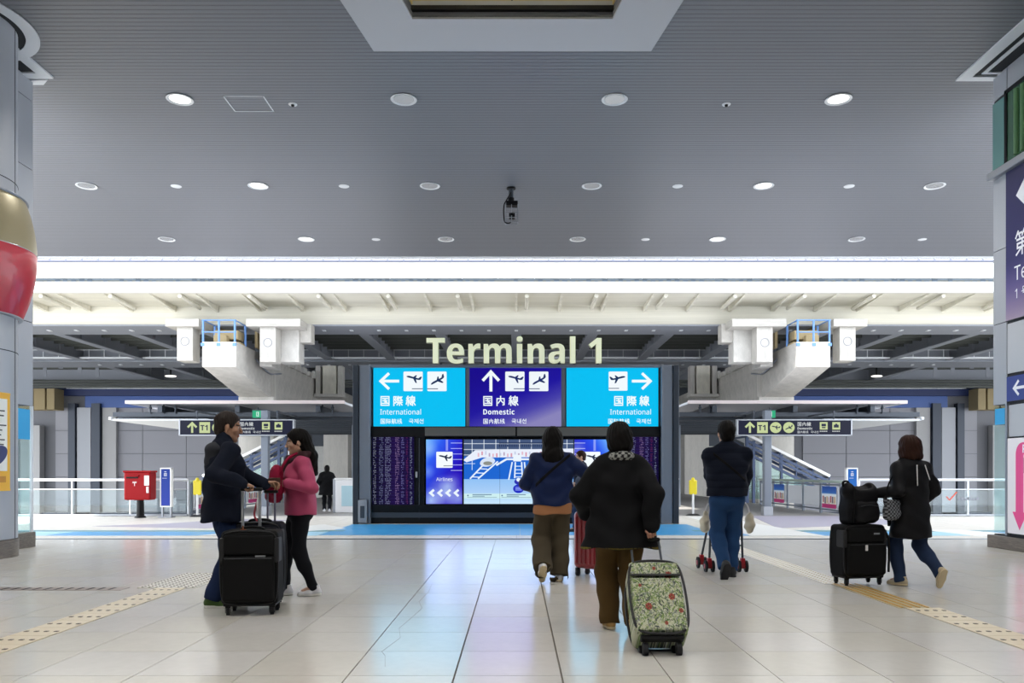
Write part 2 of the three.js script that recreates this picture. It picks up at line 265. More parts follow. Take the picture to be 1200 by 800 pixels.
function person(s) {
  const o = thing('person', s.label, 'person', [s.x, s.y0 ?? 0, s.z], s.turn, s.group), H = s.H, q = H / 1.7, B = s.build ?? 1, skin = s.skin ?? [0.46, 0.27, 0.18];
  o.updateMatrixWorld(true); const local = (w) => o.worldToLocal(V(...w));
  const J = { H }, X = V(1, 0, 0);
  J.pelvis = V(s.side ?? 0, 0.525 * H - (s.drop ?? 0), s.push ?? 0);
  const cq = new THREE.Quaternion().setFromEuler(new THREE.Euler((s.lean ?? 2) * R, (s.twist ?? 0) * R, (s.roll ?? 0) * R, 'YXZ')), hq = new THREE.Quaternion().setFromEuler(new THREE.Euler(((s.headPitch ?? 0)) * R, (s.headTurn ?? 0) * R, (s.headRoll ?? 0) * R, 'YXZ'));
  const up = (v) => v.clone().applyQuaternion(cq); J.cq = cq; J.hq = hq; J.side = up(X); J.fwd = up(V(0, 0, 1));
  J.waist = J.pelvis.clone().add(up(V(0, 0.085 * H, 0))); J.chest = J.pelvis.clone().add(up(V(0, 0.2 * H, 0.004 * H))); J.neck = J.pelvis.clone().add(up(V(0, 0.295 * H, -0.01 * H)));
  J.head = J.neck.clone().add(up(V(0, 0.04 * H, 0.004 * H))).add(V(0, 0.068 * H, 0.014 * H).applyQuaternion(hq));
  const sw = (s.shoulder ?? (s.male ? 0.112 : 0.1)) * H;
  for (const [n, sg] of [['L', 1], ['R', -1]]) {
    const A = J[n] = {}, fs = s.feet?.[n] ?? {}, hs = s.hands?.[n] ?? {};
    A.shoulder = J.neck.clone().add(up(V(sg * sw, -0.026 * H, 0))); A.hip = J.pelvis.clone().add(V(sg * 0.052 * H, -0.01 * H, 0));
    A.footQ = new THREE.Quaternion().setFromEuler(new THREE.Euler((fs.pitch ?? 0) * R, (fs.yaw ?? sg * 8) * R, 0, 'YXZ'));
    const leg = ik(A.hip, V(fs.x ?? sg * 0.06 * H, (fs.y ?? 0) + 0.083 * q, fs.z ?? 0), 0.245 * H, 0.238 * H, V((fs.yaw ?? sg * 8) * R * 0.8, 0, 1)); A.knee = leg.mid; A.ankle = leg.end;
    let wrist, dir = hs.dir ? V(...hs.dir).normalize() : null, palm = hs.palm ? V(...hs.palm).normalize() : null;
    if (hs.grip) { dir ??= V(0, -0.6, 0.8); palm ??= V(0, -0.8, -0.6); wrist = local(hs.grip).addScaledVector(dir, -0.088 * q).addScaledVector(palm, -0.024 * q); }
    else wrist = hs.world ? local(hs.world) : V(...(hs.at ?? [sg * (sw + 0.06 * H), 0.475 * H, 0.03]));
    const pole = hs.pole ? V(...hs.pole) : V(sg * 0.45, -0.5, -0.8), arm = ik(A.shoulder, wrist, 0.172 * H, 0.152 * H, pole); A.elbow = arm.mid; A.wrist = arm.end;
    dir ??= A.wrist.clone().sub(A.elbow).normalize(); palm ??= V(-sg, 0, 0); palm.addScaledVector(dir, -palm.dot(dir)).normalize(); A.dir = dir;
    A.handM = new THREE.Matrix4().makeBasis(dir.clone().cross(palm), dir, palm).scale(V(q, q, q).multiplyScalar(s.male ? 1.03 : 0.94)).setPosition(A.wrist);
    A.pose = hs.pose ?? (hs.grip ? 'grip' : 'relaxed');
  }
  // the body, one surface
  const b = new Field(), W = { w: J.side, k: 1.35 };
  b.cone(J.pelvis, 0.072 * H * B, J.waist, 0.062 * H * B, 0.04, W).cone(J.waist, 0.06 * H * B, J.chest, 0.074 * H * B, 0.04, W).cone(J.chest, 0.072 * H * B, J.neck, 0.045 * H, 0.04, W).cone(J.neck, 0.03 * H, J.head, 0.028 * H, 0.02);
  for (const n of ['L', 'R']) { const A = J[n];
    b.cone(J.neck.clone().lerp(A.shoulder, 0.4), 0.028 * H, A.shoulder, 0.03 * H * B, 0.04).cone(A.shoulder, 0.029 * H * B, A.elbow, 0.023 * H, 0.03).cone(A.elbow, 0.0235 * H, A.wrist, 0.0155 * H, 0.012);
    b.cone(A.hip, 0.052 * H * B, A.knee, 0.034 * H, 0.04).cone(A.knee, 0.034 * H, A.knee.clone().lerp(A.ankle, 0.35), 0.034 * H, 0.02).cone(A.knee.clone().lerp(A.ankle, 0.3), 0.034 * H, A.ankle, 0.021 * H, 0.02).cone(A.ankle, 0.022 * H, A.ankle.clone().add(V(0, -0.035 * q, 0.1 * q).applyQuaternion(A.footQ)), 0.018 * H, 0.02); }
  const all = [J.pelvis, J.head, ...['L', 'R'].flatMap((n) => [J[n].shoulder, J[n].elbow, J[n].wrist, J[n].knee, J[n].ankle])], lo = all[0].clone(), hi = lo.clone(); all.forEach((p) => { lo.min(p); hi.max(p); });
  J.lo = lo.clone().subScalar(0.26); J.hi = hi.clone().addScalar(0.26); J.lo.y = Math.max(J.lo.y, -0.05);
  const cell = s.cell ?? 1, hm = new THREE.Matrix4().makeRotationFromQuaternion(hq).scale(V(q, q, q).multiplyScalar(s.headScale ?? 1.07)).setPosition(J.head); J.hm = hm;
  const surfaces = [surface(b, J.lo, J.hi, 0.014 * cell, () => skin), headGeo(!s.male, skin, s.brow ?? [0.03, 0.02, 0.015]).clone().applyMatrix4(hm)];
  for (const [n, g] of [['L', mirrored(handGeo(J.L.pose, skin))], ['R', handGeo(J.R.pose, skin).clone()]]) surfaces.push(g.applyMatrix4(J[n].handM));
  const body = put('body', joinSurfaces(surfaces), mats['skin'], o);
  // what is worn
  const add = (name, field, m, label, opt = {}) => {
    const a = opt.lo ?? J.lo, c = opt.hi ?? J.hi, g = surface(field, a, c, (opt.cell ?? 0.01) * cell, opt.color), e = put(name, g, typeof m === 'string' ? mats[m] : m, opt.parent ?? o); if (label) e.userData.label = label; return e;
  };
  const around = (p, r) => ({ lo: p.clone().subScalar(r), hi: p.clone().addScalar(r) });
  for (const n of ['L', 'R']) { const A = J[n], [u, l] = shoeGeos(s.shoes?.style ?? 'sneaker');
    const e = put('shoe', u, mats[s.shoes?.upper ?? 'black shoe'], o); e.position.copy(A.ankle); e.quaternion.copy(A.footQ); e.scale.setScalar(q * (s.male ? 1.04 : 0.95)); put('sole', l, mats[s.shoes?.sole ?? 'black rubber'], e); }
  const hairField = new Field(); s.hair?.(hairField, J);
  if (s.hair) { const g = surface(hairField, V(-0.26, -0.5, -0.28), V(0.26, 0.26, 0.2), 0.0065 * cell); g.applyMatrix4(hm); put('hair', g, mats[s.hairMat ?? 'dark hair'], o); }
  s.wear(J, add, around, o); return { o, J };
}
function trousers(J, add, m, p = {}) {
  const H = J.H, f = new Field(), t = p.t ?? 0.012, wide = p.wide ?? 1, top = J.pelvis.clone().add(V(0, (p.waist ?? 0.05) * H, 0));
  f.cone(J.pelvis.clone().add(V(0, -0.015 * H, 0)), 0.072 * H + t, top, 0.064 * H + t, 0.03, { w: V(1, 0, 0), k: 1.32 });
  for (const n of ['L', 'R']) { const A = J[n], low = A.ankle.clone().lerp(A.knee, -0.16 + (p.crop ?? 0.1));
    f.cone(A.hip, 0.053 * H + t, A.knee, (0.034 * H + t) * wide, 0.03).cone(A.knee, (0.034 * H + t) * wide, low, (0.025 * H + t) * wide * (p.taper ?? 1.08), 0.02).cone(A.knee, 0.034 * H + t + 0.004, A.knee.clone().lerp(A.ankle, 0.38), 0.034 * H + t + 0.003, 0.03); }
  for (const n of ['L', 'R']) { const A = J[n], d = A.ankle.clone().sub(A.knee).normalize(), low = A.ankle.clone().lerp(A.knee, -0.16 + (p.crop ?? 0.1));
    f.fn((x, y, z) => Math.max(-((x - low.x) * d.x + (y - low.y) * d.y + (z - low.z) * d.z), Math.hypot(x - low.x, y - low.y, z - low.z) - 0.105), 'sub', 0.008); }
  const nz = folds(p.fold ?? 0.006, 34, p.seed ?? 1); f.warp = (x, y, z) => nz(x, y, z);
  add('trousers', f, m, p.label, { cell: 0.009, color: p.color, hi: V(J.hi.x, top.y + 0.08, J.hi.z) }); return f;
}
function jacketField(J, p = {}) {
  const H = J.H, f = new Field(), t = p.t ?? 0.024, W = { w: J.side, k: p.k ?? 1.36 }, hemY = p.hem * H, hemP = V(J.pelvis.x, hemY - 0.04, J.pelvis.z + (p.hemPush ?? 0));
  f.cone(J.chest, 0.073 * H + t, J.neck.clone().add(J.fwd.clone().multiplyScalar(0.004)), 0.046 * H + t * 0.6, 0.05, W).cone(J.waist, 0.066 * H + t, J.chest, 0.075 * H + t, 0.04, W).cone(J.waist, 0.067 * H + t, hemP, (p.flare ?? 0.078) * H + t, 0.05, W);
  for (const n of ['L', 'R']) { const A = J[n], end = A.elbow.clone().lerp(A.wrist, p.sleeve ?? 0.98);
    f.cone(J.neck.clone().lerp(A.shoulder, 0.35), 0.034 * H + t * 0.6, A.shoulder, 0.032 * H + t * 0.7, 0.05).cone(A.shoulder, 0.032 * H + t * 0.75, A.elbow, 0.026 * H + t * 0.85, 0.03).cone(A.elbow, 0.0265 * H + t * 0.85, end, (p.cuff ?? 0.019) * H + t * 0.6, 0.014); }
  if (p.collar !== 0) f.cone(J.neck.clone(), 0.043 * H, J.neck.clone().lerp(J.head, 0.42), (p.collarR ?? 0.041) * H, 0.02);
  f.fn((x, y, z) => { let near = 1e3; for (const n of ['L', 'R']) { const A = J[n], dx = x - A.wrist.x, dy = y - A.wrist.y, dz = z - A.wrist.z; near = Math.min(near, Math.hypot(dx, dy, dz)); const ex = A.elbow; near = Math.min(near, Math.hypot(x - (A.wrist.x + ex.x) / 2, y - (A.wrist.y + ex.y) / 2, z - (A.wrist.z + ex.z) / 2)); } return Math.min(hemY + (p.hemSlope ?? 0) * (z - J.pelvis.z) - y, near - 0.1); }, 'and', 0.01);
  const nz = folds(p.fold ?? 0.007, 30, p.seed ?? 2); f.warp = p.warp ? (x, y, z) => nz(x, y, z) + p.warp(x, y, z) : nz; return f;
}
function strapOver(J, f, grow, point, normal, half, extra) {   // a band lying on a garment where a plane cuts it
  const g = new Field(), n = normal.clone().normalize();
  g.use(f, 'add', 0, grow).fn((x, y, z) => Math.abs((x - point.x) * n.x + (y - point.y) * n.y + (z - point.z) * n.z) - half, 'and', 0.004); if (extra) g.fn(extra, 'and', 0.004); return g;
}
const strands = (amp, f) => (x, y, z) => amp * Math.sin(Math.atan2(x, z) * f + y * 6);
function shortHair(f, grow = 1, back = -0.07) {
  f.ell(V(0, 0.04, -0.014), 0.081 * grow, 0.095 * grow, 0.104 * grow, 0.01).ell(V(0, -0.03, -0.06), 0.062 * grow, 0.06, 0.05 * grow, 0.03);
  f.ell(V(0, -0.045, 0.1), 0.085, 0.115, 0.085, 0.02, null, 'sub').half(V(0, back, 0), V(0, -1, 0), 0.02);
  for (const s of [-1, 1]) f.ell(V(s * 0.086, -0.015, 0.0), 0.025, 0.04, 0.028, 0.012, null, 'sub');
  f.warp = (x, y, z) => 0.0016 * Math.sin(Math.atan2(x, z) * 23 + y * 30 + 2 * Math.sin(y * 21 + x * 15)) + 0.0022 * Math.sin(y * 60 + x * 45 + 2 * Math.sin(z * 40));
}
mat('skin', 0xffffff, 0.55, 0, { vertexColors: true });
mat('dark hair', 0x0d0a09, 0.7); mat('brown hair', 0x2e1810, 0.6); mat('grey brown hair', 0x2c2420, 0.55); mat('black hair', 0x0b0807, 0.65);
mat('navy cloth', 0x121725, 0.85); mat('black cloth', 0x101012, 0.85); mat('black nylon', 0x131316, 0.6); mat('blue nylon', 0x142248, 0.55); mat('navy denim', 0x1b2948, 0.85); mat('blue denim', 0x223f66, 0.85); mat('dark denim', 0x24324c, 0.85);
mat('pink nylon', 0xb0496a, 0.6); mat('maroon cloth', 0x8c1436, 0.7); mat('olive cloth', 0x4c4436, 0.9); mat('brown cloth', 0x523f22, 0.9); mat('tan cloth', 0xa06f4c, 0.9); mat('black trouser', 0x15161b, 0.85);
mat('white shoe', 0xd8d8dc, 0.5); mat('white sole', 0xe4e2dc, 0.6); mat('black shoe', 0x17181b, 0.6); mat('tan shoe', 0xa58048, 0.7); mat('beige shoe', 0xb8a98c, 0.7); mat('beige sole', 0xcbb894, 0.7); mat('lime', 0x86c22a, 0.6); mat('check cloth', 0xffffff, 0.9, 0, { vertexColors: true }); mat('tinted cloth', 0xffffff, 0.85, 0, { vertexColors: true });
for (const k of ['navy cloth', 'black cloth', 'black nylon', 'blue nylon', 'navy denim', 'blue denim', 'dark denim', 'olive cloth', 'brown cloth', 'tan cloth', 'black trouser', 'check cloth', 'tinted cloth', 'pink nylon', 'maroon cloth', 'dark hair', 'black hair', 'brown hair', 'grey brown hair']) mats[k].specularIntensity = 0.3;
// ---------- the hall: floor ----------
const TILE = 0.631, X0 = -0.364, D0 = 4.683;              // joints run through x = X0, z = -D0
{
  const floor = struct('floor', span(-9, 9, -0.3, -0.012, -14.31, 9), mats['floor joint']);
  const variants = [0, 1, 2, 3, 4, 5].map((i) => metres(box(TILE - 0.005, 0.012, TILE - 0.005, 0, -0.006, 0), 0.22, i * 0.37, i * 0.61)), wideJoint = [7, 8].map((i) => metres(box(TILE - 0.011, 0.012, TILE - 0.005, 0, -0.006, 0), 0.22, i * 0.37, i * 0.61));
  const tones = [mats['floor stone'], mats['floor stone'], mats['floor stone warm'], mats['floor stone cool']], r = rng(11), far = [];
  for (let k = -1; k < 15; k++) for (let i = -14; i <= 14; i++) {
    const d0 = D0 + k * TILE, d1 = Math.min(d0 + TILE, 14.29), d = (d0 + d1) / 2, x = X0 + (i + 0.5) * TILE, seen = Math.abs(x) < 0.655 * d1 + 0.35; if (Math.abs(x) > 8.9) continue;
    if (seen && d < 12.1 && d1 - d0 > 0.6) { const g = Math.abs(i) < 2 ? wideJoint[Math.floor(r() * 2)] : variants[Math.floor(r() * 6)], t = put('tile', g, tones[Math.floor(r() * 4)], floor); t.position.set(x, 0, -d); }
    else far.push(metres(box(TILE - 0.004, 0.012, d1 - d0 - 0.004, x, -0.006, -d), 0.22));
  }
  put('far_tiles', far, mats['floor stone'], floor).userData.kind = 'stuff';
  put('floor_slab', metres(span(-9, 9, -0.012, 0, -4.045, 9), 0.22), mats['floor stone'], floor);
  put('threshold_strip', span(-16, 16, -0.02, 0.004, -14.36, -14.29), mats['satin steel'], floor);
  // a crack in the tiles left of the middle
  const crack = [[-0.81, 4.9], [-0.86, 5.2], [-0.9, 5.31], [-0.84, 5.75], [-0.9, 6.1], [-0.86, 6.6], [-0.83, 7.0], [-0.9, 7.35], [-0.88, 8.0], [-0.91, 8.6]];
  put('crack', crack.slice(1).map(([x, d], i) => bar(V(crack[i][0], 0.0006, -crack[i][1]), V(x, 0.0006, -d), 0.003, 0.0012)), mat('crack grey', 0x8d867c, 0.8), floor);
  // drain grating to the left
  const drain = put('drain_channel', span(-9, -4.02, -0.01, 0.003, -8.26, -8.06), mat('drain metal', 0x8d7f78, 0.45, 0.4), floor);
  put('drain_slots', Array.from({ length: 44 }, (_, i) => span(-8.9 + i * 0.11, -8.87 + i * 0.11, 0.002, 0.0045, -8.23, -8.09)), mats['panel joint'], drain).userData.kind = 'stuff';
}
// ---------- tactile paving ----------
mat('tactile cream', 0xdccfb4, 0.4); mat('tactile stud', 0x5e5548, 0.5); mat('tactile brass', 0xcc9c3a, 0.35, 0.35); mat('tactile base', 0xb9aa86, 0.45); mat('tactile stone', 0xd6d2c8, 0.4);
{
  const strip = (label, x, d0, d1, m, bars, w = 0.3, cols = 4) => {
    const t = thing('tactile_strip', label, 'tactile paving', [x, 0, -(d0 + d1) / 2], 0); let n = Math.round((d1 - d0) / 0.3);
    for (let i = 0; i < n; i++) {
      const z = (d1 - d0) / 2 - (i + 0.5) * 0.3, tile = put('tactile_tile', rbox(w, 0.006, 0.294, 0.002, 0, 0.003, z, 1), mats[m], t), studs = [];
      for (let k = 0; k < cols; k++) { const sx = (k - (cols - 1) / 2) * w / cols; if (bars === 'bar') studs.push(rbox(0.026, 0.006, 0.29, 0.003, sx, 0.008, z, 1)); else if (bars === 'mark') studs.push(rbox(0.03, 0.004, 0.03, 0.002, sx, 0.0075, z, 1)); else for (let j = 0; j < 4; j++) studs.push(new THREE.CylinderGeometry(0.009, 0.013, 0.005, 8).translate(sx, 0.0085, z + (j - 1.5) * 0.073)); }
      put(bars === 'bar' ? 'ridges' : 'studs', studs, bars === 'bar' ? mats['tactile brass'] : mats[bars === 'mark' ? 'tactile stud' : 'tactile cream'], tile).userData.kind = 'stuff';
    }
    return t;
  };
  strip('cream tactile strip with dark marks leading to the field of dots by the suitcases', -3.56, 4.0, 8.2, 'tactile cream', 'mark');
  const field = strip('pale tactile warning field of small dark dots at the end of the drain grating', -3.62, 8.2, 9.4, 'tactile stone', 'dot', 0.6, 8);
  field.traverse((o) => { if (o.name === 'studs') o.material = mats['tactile stud']; });
  strip('cream tactile strip with dark marks running to the pink arrow poster wall', 3.58, 4.6, 7.0, 'tactile cream', 'mark');
  strip('brass tactile strip of long ridges beside the black suitcase with the backpack', 3.52, 7.0, 8.5, 'tactile base', 'bar');
  strip('faint stone tactile strip of pale dots behind the man with the walker', 3.45, 8.5, 13.6, 'tactile stone', 'dot');
}
// ---------- ceiling ----------
const HC = 7.5;
{
  const hole = [[-1.44, -10.99], [1.335, -10.99], [1.75, -8.6], [1.335, -6.2], [-1.44, -6.2], [-1.86, -8.6]], ring = [[-2.125, -11.83], [2.01, -11.83], [2.55, -8.6], [2.01, -5.4], [-2.125, -5.4], [-2.67, -8.6]];
  const ceiling = struct('ceiling', metres(slabXZ([[-14.4, 9], [14.4, 9], [14.4, -23.2], [-14.4, -23.2]], HC, HC + 0.7, [hole]), 10), mats['ceiling strip']);
  put('ceiling_edge', [span(-14.4, 14.4, HC - 0.02, HC + 0.9, -23.32, -23.2)], mats['white trim'], ceiling);
  put('skylight_frame', slabXZ(ring, HC - 0.03, HC + 0.005, [hole]), mat('frame grey', 0xb4b7bd, 0.6), ceiling);
  const lining = hole.map((p, i) => { const q = hole[(i + 1) % hole.length]; return bar(V(p[0], HC + 0.95, p[1]), V(q[0], HC + 0.95, q[1]), 0.03, 1.6); });
  const well = put('skylight_well', lining, mats['brown panel'], ceiling);
  put('skylight_shelf', span(-1.46, 1.36, HC + 0.07, HC + 0.13, -11.0, -10.93), mats['near black'], well); put('skylight_lip', span(-1.46, 1.36, HC + 0.14, HC + 0.2, -11.0, -10.95), mats['frame grey'], well);
  put('well_seam', span(-0.07, -0.05, HC + 0.13, HC + 1.75, -10.985, -10.965), mats['panel joint'], well);
  put('well_top', slabXZ(hole, HC + 1.7, HC + 1.72), mat('frosted skylight', 0xf4f2e8, 1, 0, { transmission: 0.25, thickness: 0 }), well);
  put('access_hatch', [span(-4.92, -4.23, HC - 0.006, HC, -13.31, -13.29), span(-4.92, -4.23, HC - 0.006, HC, -13.87, -13.85), span(-4.92, -4.9, HC - 0.006, HC, -13.87, -13.29), span(-4.25, -4.23, HC - 0.006, HC, -13.87, -13.29)], mats['white trim'], ceiling);
}
// ---------- downlights ----------
mat('lamp face bright', 0xffffff, 0.4, 0, { emissive: 0xfffaf0, emissiveIntensity: 1.3 }); mat('lamp face dim', 0x9fa3a8, 0.25, 0.6, { emissive: 0xffffff, emissiveIntensity: 0.16 }); mat('lamp rim', 0xdcdee0, 0.4);
{
  const rim = lathe([[0.165, 0.004], [0.21, -0.002], [0.222, -0.014], [0.218, -0.02], [0.19, -0.016], [0.165, 0.004]], 36), face = lathe([[0, -0.013], [0.1, -0.012], [0.17, -0.008]], 32), cone = lathe([[0, -0.006], [0.05, -0.014], [0.09, -0.004], [0.17, -0.012]], 32);
  const ord = ['first', 'second', 'third', 'fourth', 'fifth', 'sixth', 'seventh'], rowName = ['row nearest the skylight', 'middle row', 'row along the ceiling edge'];
  const xs = [-13.2, -9.45, -5.68, -1.9, 1.66, 5.44, 9.2];
  const rows = [[13.4, [2, 3, 4, 5]], [17.45, [1, 2, 3, 4, 5, 6]], [21.45, [1, 2, 3, 4, 5, 6]]];
  rows.forEach(([d, cols], ri) => cols.forEach((c, i) => {
    const lit = c === 2 || c === 5, t = thing('downlight', `round ${lit ? 'bright' : 'dim'} downlight, ${ord[i]} from the drum sign in the ${rowName[ri]}`, 'downlight', [xs[c], HC, -d], 0, 'downlights in the ceiling');
    put('rim', rim, mats['lamp rim'], t); put('lamp_face', lit ? face : cone, mats[lit ? 'lamp face bright' : 'lamp face dim'], t);
  }));
  for (const d of [17.45, 13.4, 9.1, 4.9, 0.8, -3.4]) for (const x of [-5.68, 5.44, ...(d < 11 ? [-1.9, 1.66] : [])]) {
    if (d < 11 && Math.abs(x) < 5 && d > 5) continue;
    const l = new THREE.SpotLight(new THREE.Color().setRGB(1, 0.97, 0.92), d < 11 ? 24 : 36, 0, 68 * R, 0.7); l.position.set(x, HC - 0.06, -d); l.target.position.set(x, 0, -d); l.castShadow = true; l.shadow.radius = 2; scene.add(l, l.target);
  }
  const small = lathe([[0, -0.012], [0.06, -0.012], [0.11, -0.006], [0.115, 0]], 24);
  for (const [x, d, where] of [[-7.5, 17.5, 'first from the drum sign in the middle row'], [-3.8, 17.5, 'second from the drum sign in the middle row'], [3.56, 17.5, 'third from the drum sign in the middle row'], [7.34, 17.5, 'fourth from the drum sign in the middle row'], [-3.8, 21.5, 'among the far lamps over the blue sign with a left arrow'], [3.5, 21.5, 'among the far lamps over the blue sign with a right arrow'], [11, 21.5, 'among the far lamps nearest the navy wall sign']])
    tag(put('ceiling_speaker', small, mats['lamp rim'], scene, [x, HC, -d]), `small flat ceiling speaker, ${where}`, 'speaker', 'small round fittings in the ceiling');
  for (const [x, w] of [[-3.83, 'beside the ceiling hatch'], [3.6, 'opposite the ceiling hatch, in the nearest lamp row']]) {
    const t = thing('smoke_detector', `small white smoke detector ${w}`, 'detector', [x, HC, -13.6], 0); put('base', lathe([[0, -0.01], [0.07, -0.01], [0.075, 0]], 20), mats['lamp rim'], t); put('sensor', lathe([[0, -0.04], [0.025, -0.038], [0.03, -0.01]], 16), mats['near black'], t);
  }
}
// ---------- hanging camera ----------
{
  const t = thing('hanging_camera', 'dark caged camera hanging from the middle of the ceiling on a short stem', 'camera', [-0.115, HC, -17.6]); const D = mats['near black'];
  put('ceiling_plate', cyl(0.1, 0.1, 0.03, 0, -0.015, 0), D, t); put('stem', cyl(0.05, 0.055, 0.3, 0, -0.17, 0), mats['dark steel'], t); put('collar', [rbox(0.26, 0.1, 0.2, 0.02, 0.02, -0.36, 0), cyl(0.07, 0.07, 0.1, 0, -0.28, 0)], D, t);
  const cage = []; for (const [x, z] of [[-0.13, -0.1], [0.15, -0.1], [-0.13, 0.1], [0.15, 0.1], [0.01, 0.1]]) cage.push(rod(V(x, -0.4, z), V(x, -0.78, z), 0.01, 6)); for (const y of [-0.48, -0.58, -0.68, -0.78]) { cage.push(bar(V(-0.13, y, 0.1), V(0.15, y, 0.1), 0.012, 0.012), bar(V(-0.13, y, -0.1), V(0.15, y, -0.1), 0.012, 0.012), bar(V(-0.13, y, -0.1), V(-0.13, y, 0.1), 0.012, 0.012), bar(V(0.15, y, -0.1), V(0.15, y, 0.1), 0.012, 0.012)); }
  put('cage', cage, mats['satin steel'], t); put('camera_body', [rbox(0.13, 0.13, 0.16, 0.02, 0.02, -0.62, 0), cyl(0.04, 0.035, 0.05, 0.02, -0.62, 0.1).rotateX(0)], D, t);
  put('cable', tube([V(0, -0.12, 0.05), V(-0.09, -0.28, 0.07), V(-0.15, -0.4, 0.09), V(-0.16, -0.65, 0.09), V(-0.13, -0.79, 0.09), V(-0.04, -0.8, 0.06), V(0.01, -0.74, 0.02)], 0.014, 40), D, t);
}
// ---------- side walls, with the cladding panels of their ends ----------
function panelled(wall, x, dir, rows, m) {                 // panels proud of a wall face at x, facing dir
  for (const [y0, y1, z0, z1, mm] of rows) put('panel', span(x - dir * 0.004, x + dir * 0.016, y0 + 0.006, y1 - 0.006, z0, z1), mats[mm ?? m], wall);
}
{
  const wall = struct('wall_right', [span(7.64, 8.6, 0, 0.22, -12.68, 9), span(7.64, 8.6, 2.26, HC, -12.68, 9), span(7.64, 8.6, 0.22, 2.26, -12.29, 9)], mats['panel joint']);
  const E = 0.006, cz0 = -12.68, cz1 = -12.34;
  panelled(wall, 7.64, -1, [[2.26, 3.54, cz0, cz1], [3.54, 4.7, cz0, cz1], [4.7, 5.86, cz0, cz1], [7.1, HC, cz0, cz1], [7.1, HC, -12.32, -10.4], [2.72, 3.5, -12.32, -10.4, 'wall panel pale'], [1.74, 2.24, -12.3, -10.4, 'wall panel pale']], 'wall panel');
  for (let i = 0; i < 6; i++) panelled(wall, 7.64, -1, [[0.24, 3.5, -10.38 + i * 1.9, -8.5 + i * 1.9], [3.52, HC, -10.38 + i * 1.9, -8.5 + i * 1.9]], 'wall panel');
  put('panel', span(7.66, 8.6, 2.28, HC, -12.7, -12.68), mats['wall panel'], wall);
  put('ledge', rbox(0.16, 0.12, 12, 0.02, 7.6, 5.9, -6.7), mats['satin steel'], wall);
  put('corner_post', span(7.6, 7.66, 0.22, 2.26, -12.34, -12.29), mats['satin steel'], wall);
  put('plinth', rbox(1.1, 0.2, 6.2, 0.01, 8.13, 0.1, -9.68), mats['granite'], wall);
  const w = put('window', span(7.6, 7.63, 5.96, 7.08, -12.3, -9), mats['green glass'], wall); put('window_frame', [span(7.585, 7.65, 5.94, 7.1, -12.34, -12.28), span(7.585, 7.65, 7.06, 7.12, -12.34, -9)], mats['near black'], w);
  put('drape_fold', Array.from({ length: 5 }, (_, i) => cyl(0.05, 0.05, 1.0, 7.605, 6.52, -12.05 + i * 0.16, 10).scale(1, 1, 1)), mat('green drape', 0x5f8a5c, 0.5), w);
  put('corner_window', span(7.6, 7.63, 5.96, 7.05, cz0 + 0.02, -12.36), mat('teal glass', 0x6f9d98, 0.15, 0.1, { clearcoat: 1 }), wall);
  const g = put('glass_corner', span(7.62, 7.63, 0.24, 2.24, -12.66, -12.35), mats['tinted glass'], wall); g.userData.label = 'clear glass corner over the stone plinth';
  put('glass_corner', span(7.64, 8.6, 0.24, 2.24, -12.67, -12.66), mats['tinted glass'], wall);
  put('glass_sticker', span(7.612, 7.616, 1.95, 2.2, -12.62, -12.37), mat('sky blue sticker', 0x3aa7e0, 0.4), g); put('ceiling_trim', [slabXZ([[7.05, -12.74], [8.7, -12.74], [8.7, -12.6], [7.24, -12.6], [7.24, 9], [7.05, 9]], HC - 0.03, HC - 0.001), slabXZ([[7.34, -12.52], [8.7, -12.52], [8.7, -12.46], [7.4, -12.46], [7.4, 9], [7.34, 9]], HC - 0.03, HC - 0.001)], mats['white trim'], wall);
  put('shadow_gap', slabXZ([[7.25, -12.59], [8.7, -12.59], [8.7, -12.3], [7.64, -12.3], [7.64, 9], [7.25, 9]], HC - 0.012, HC - 0.002), mats['shadow gap'], wall);
}
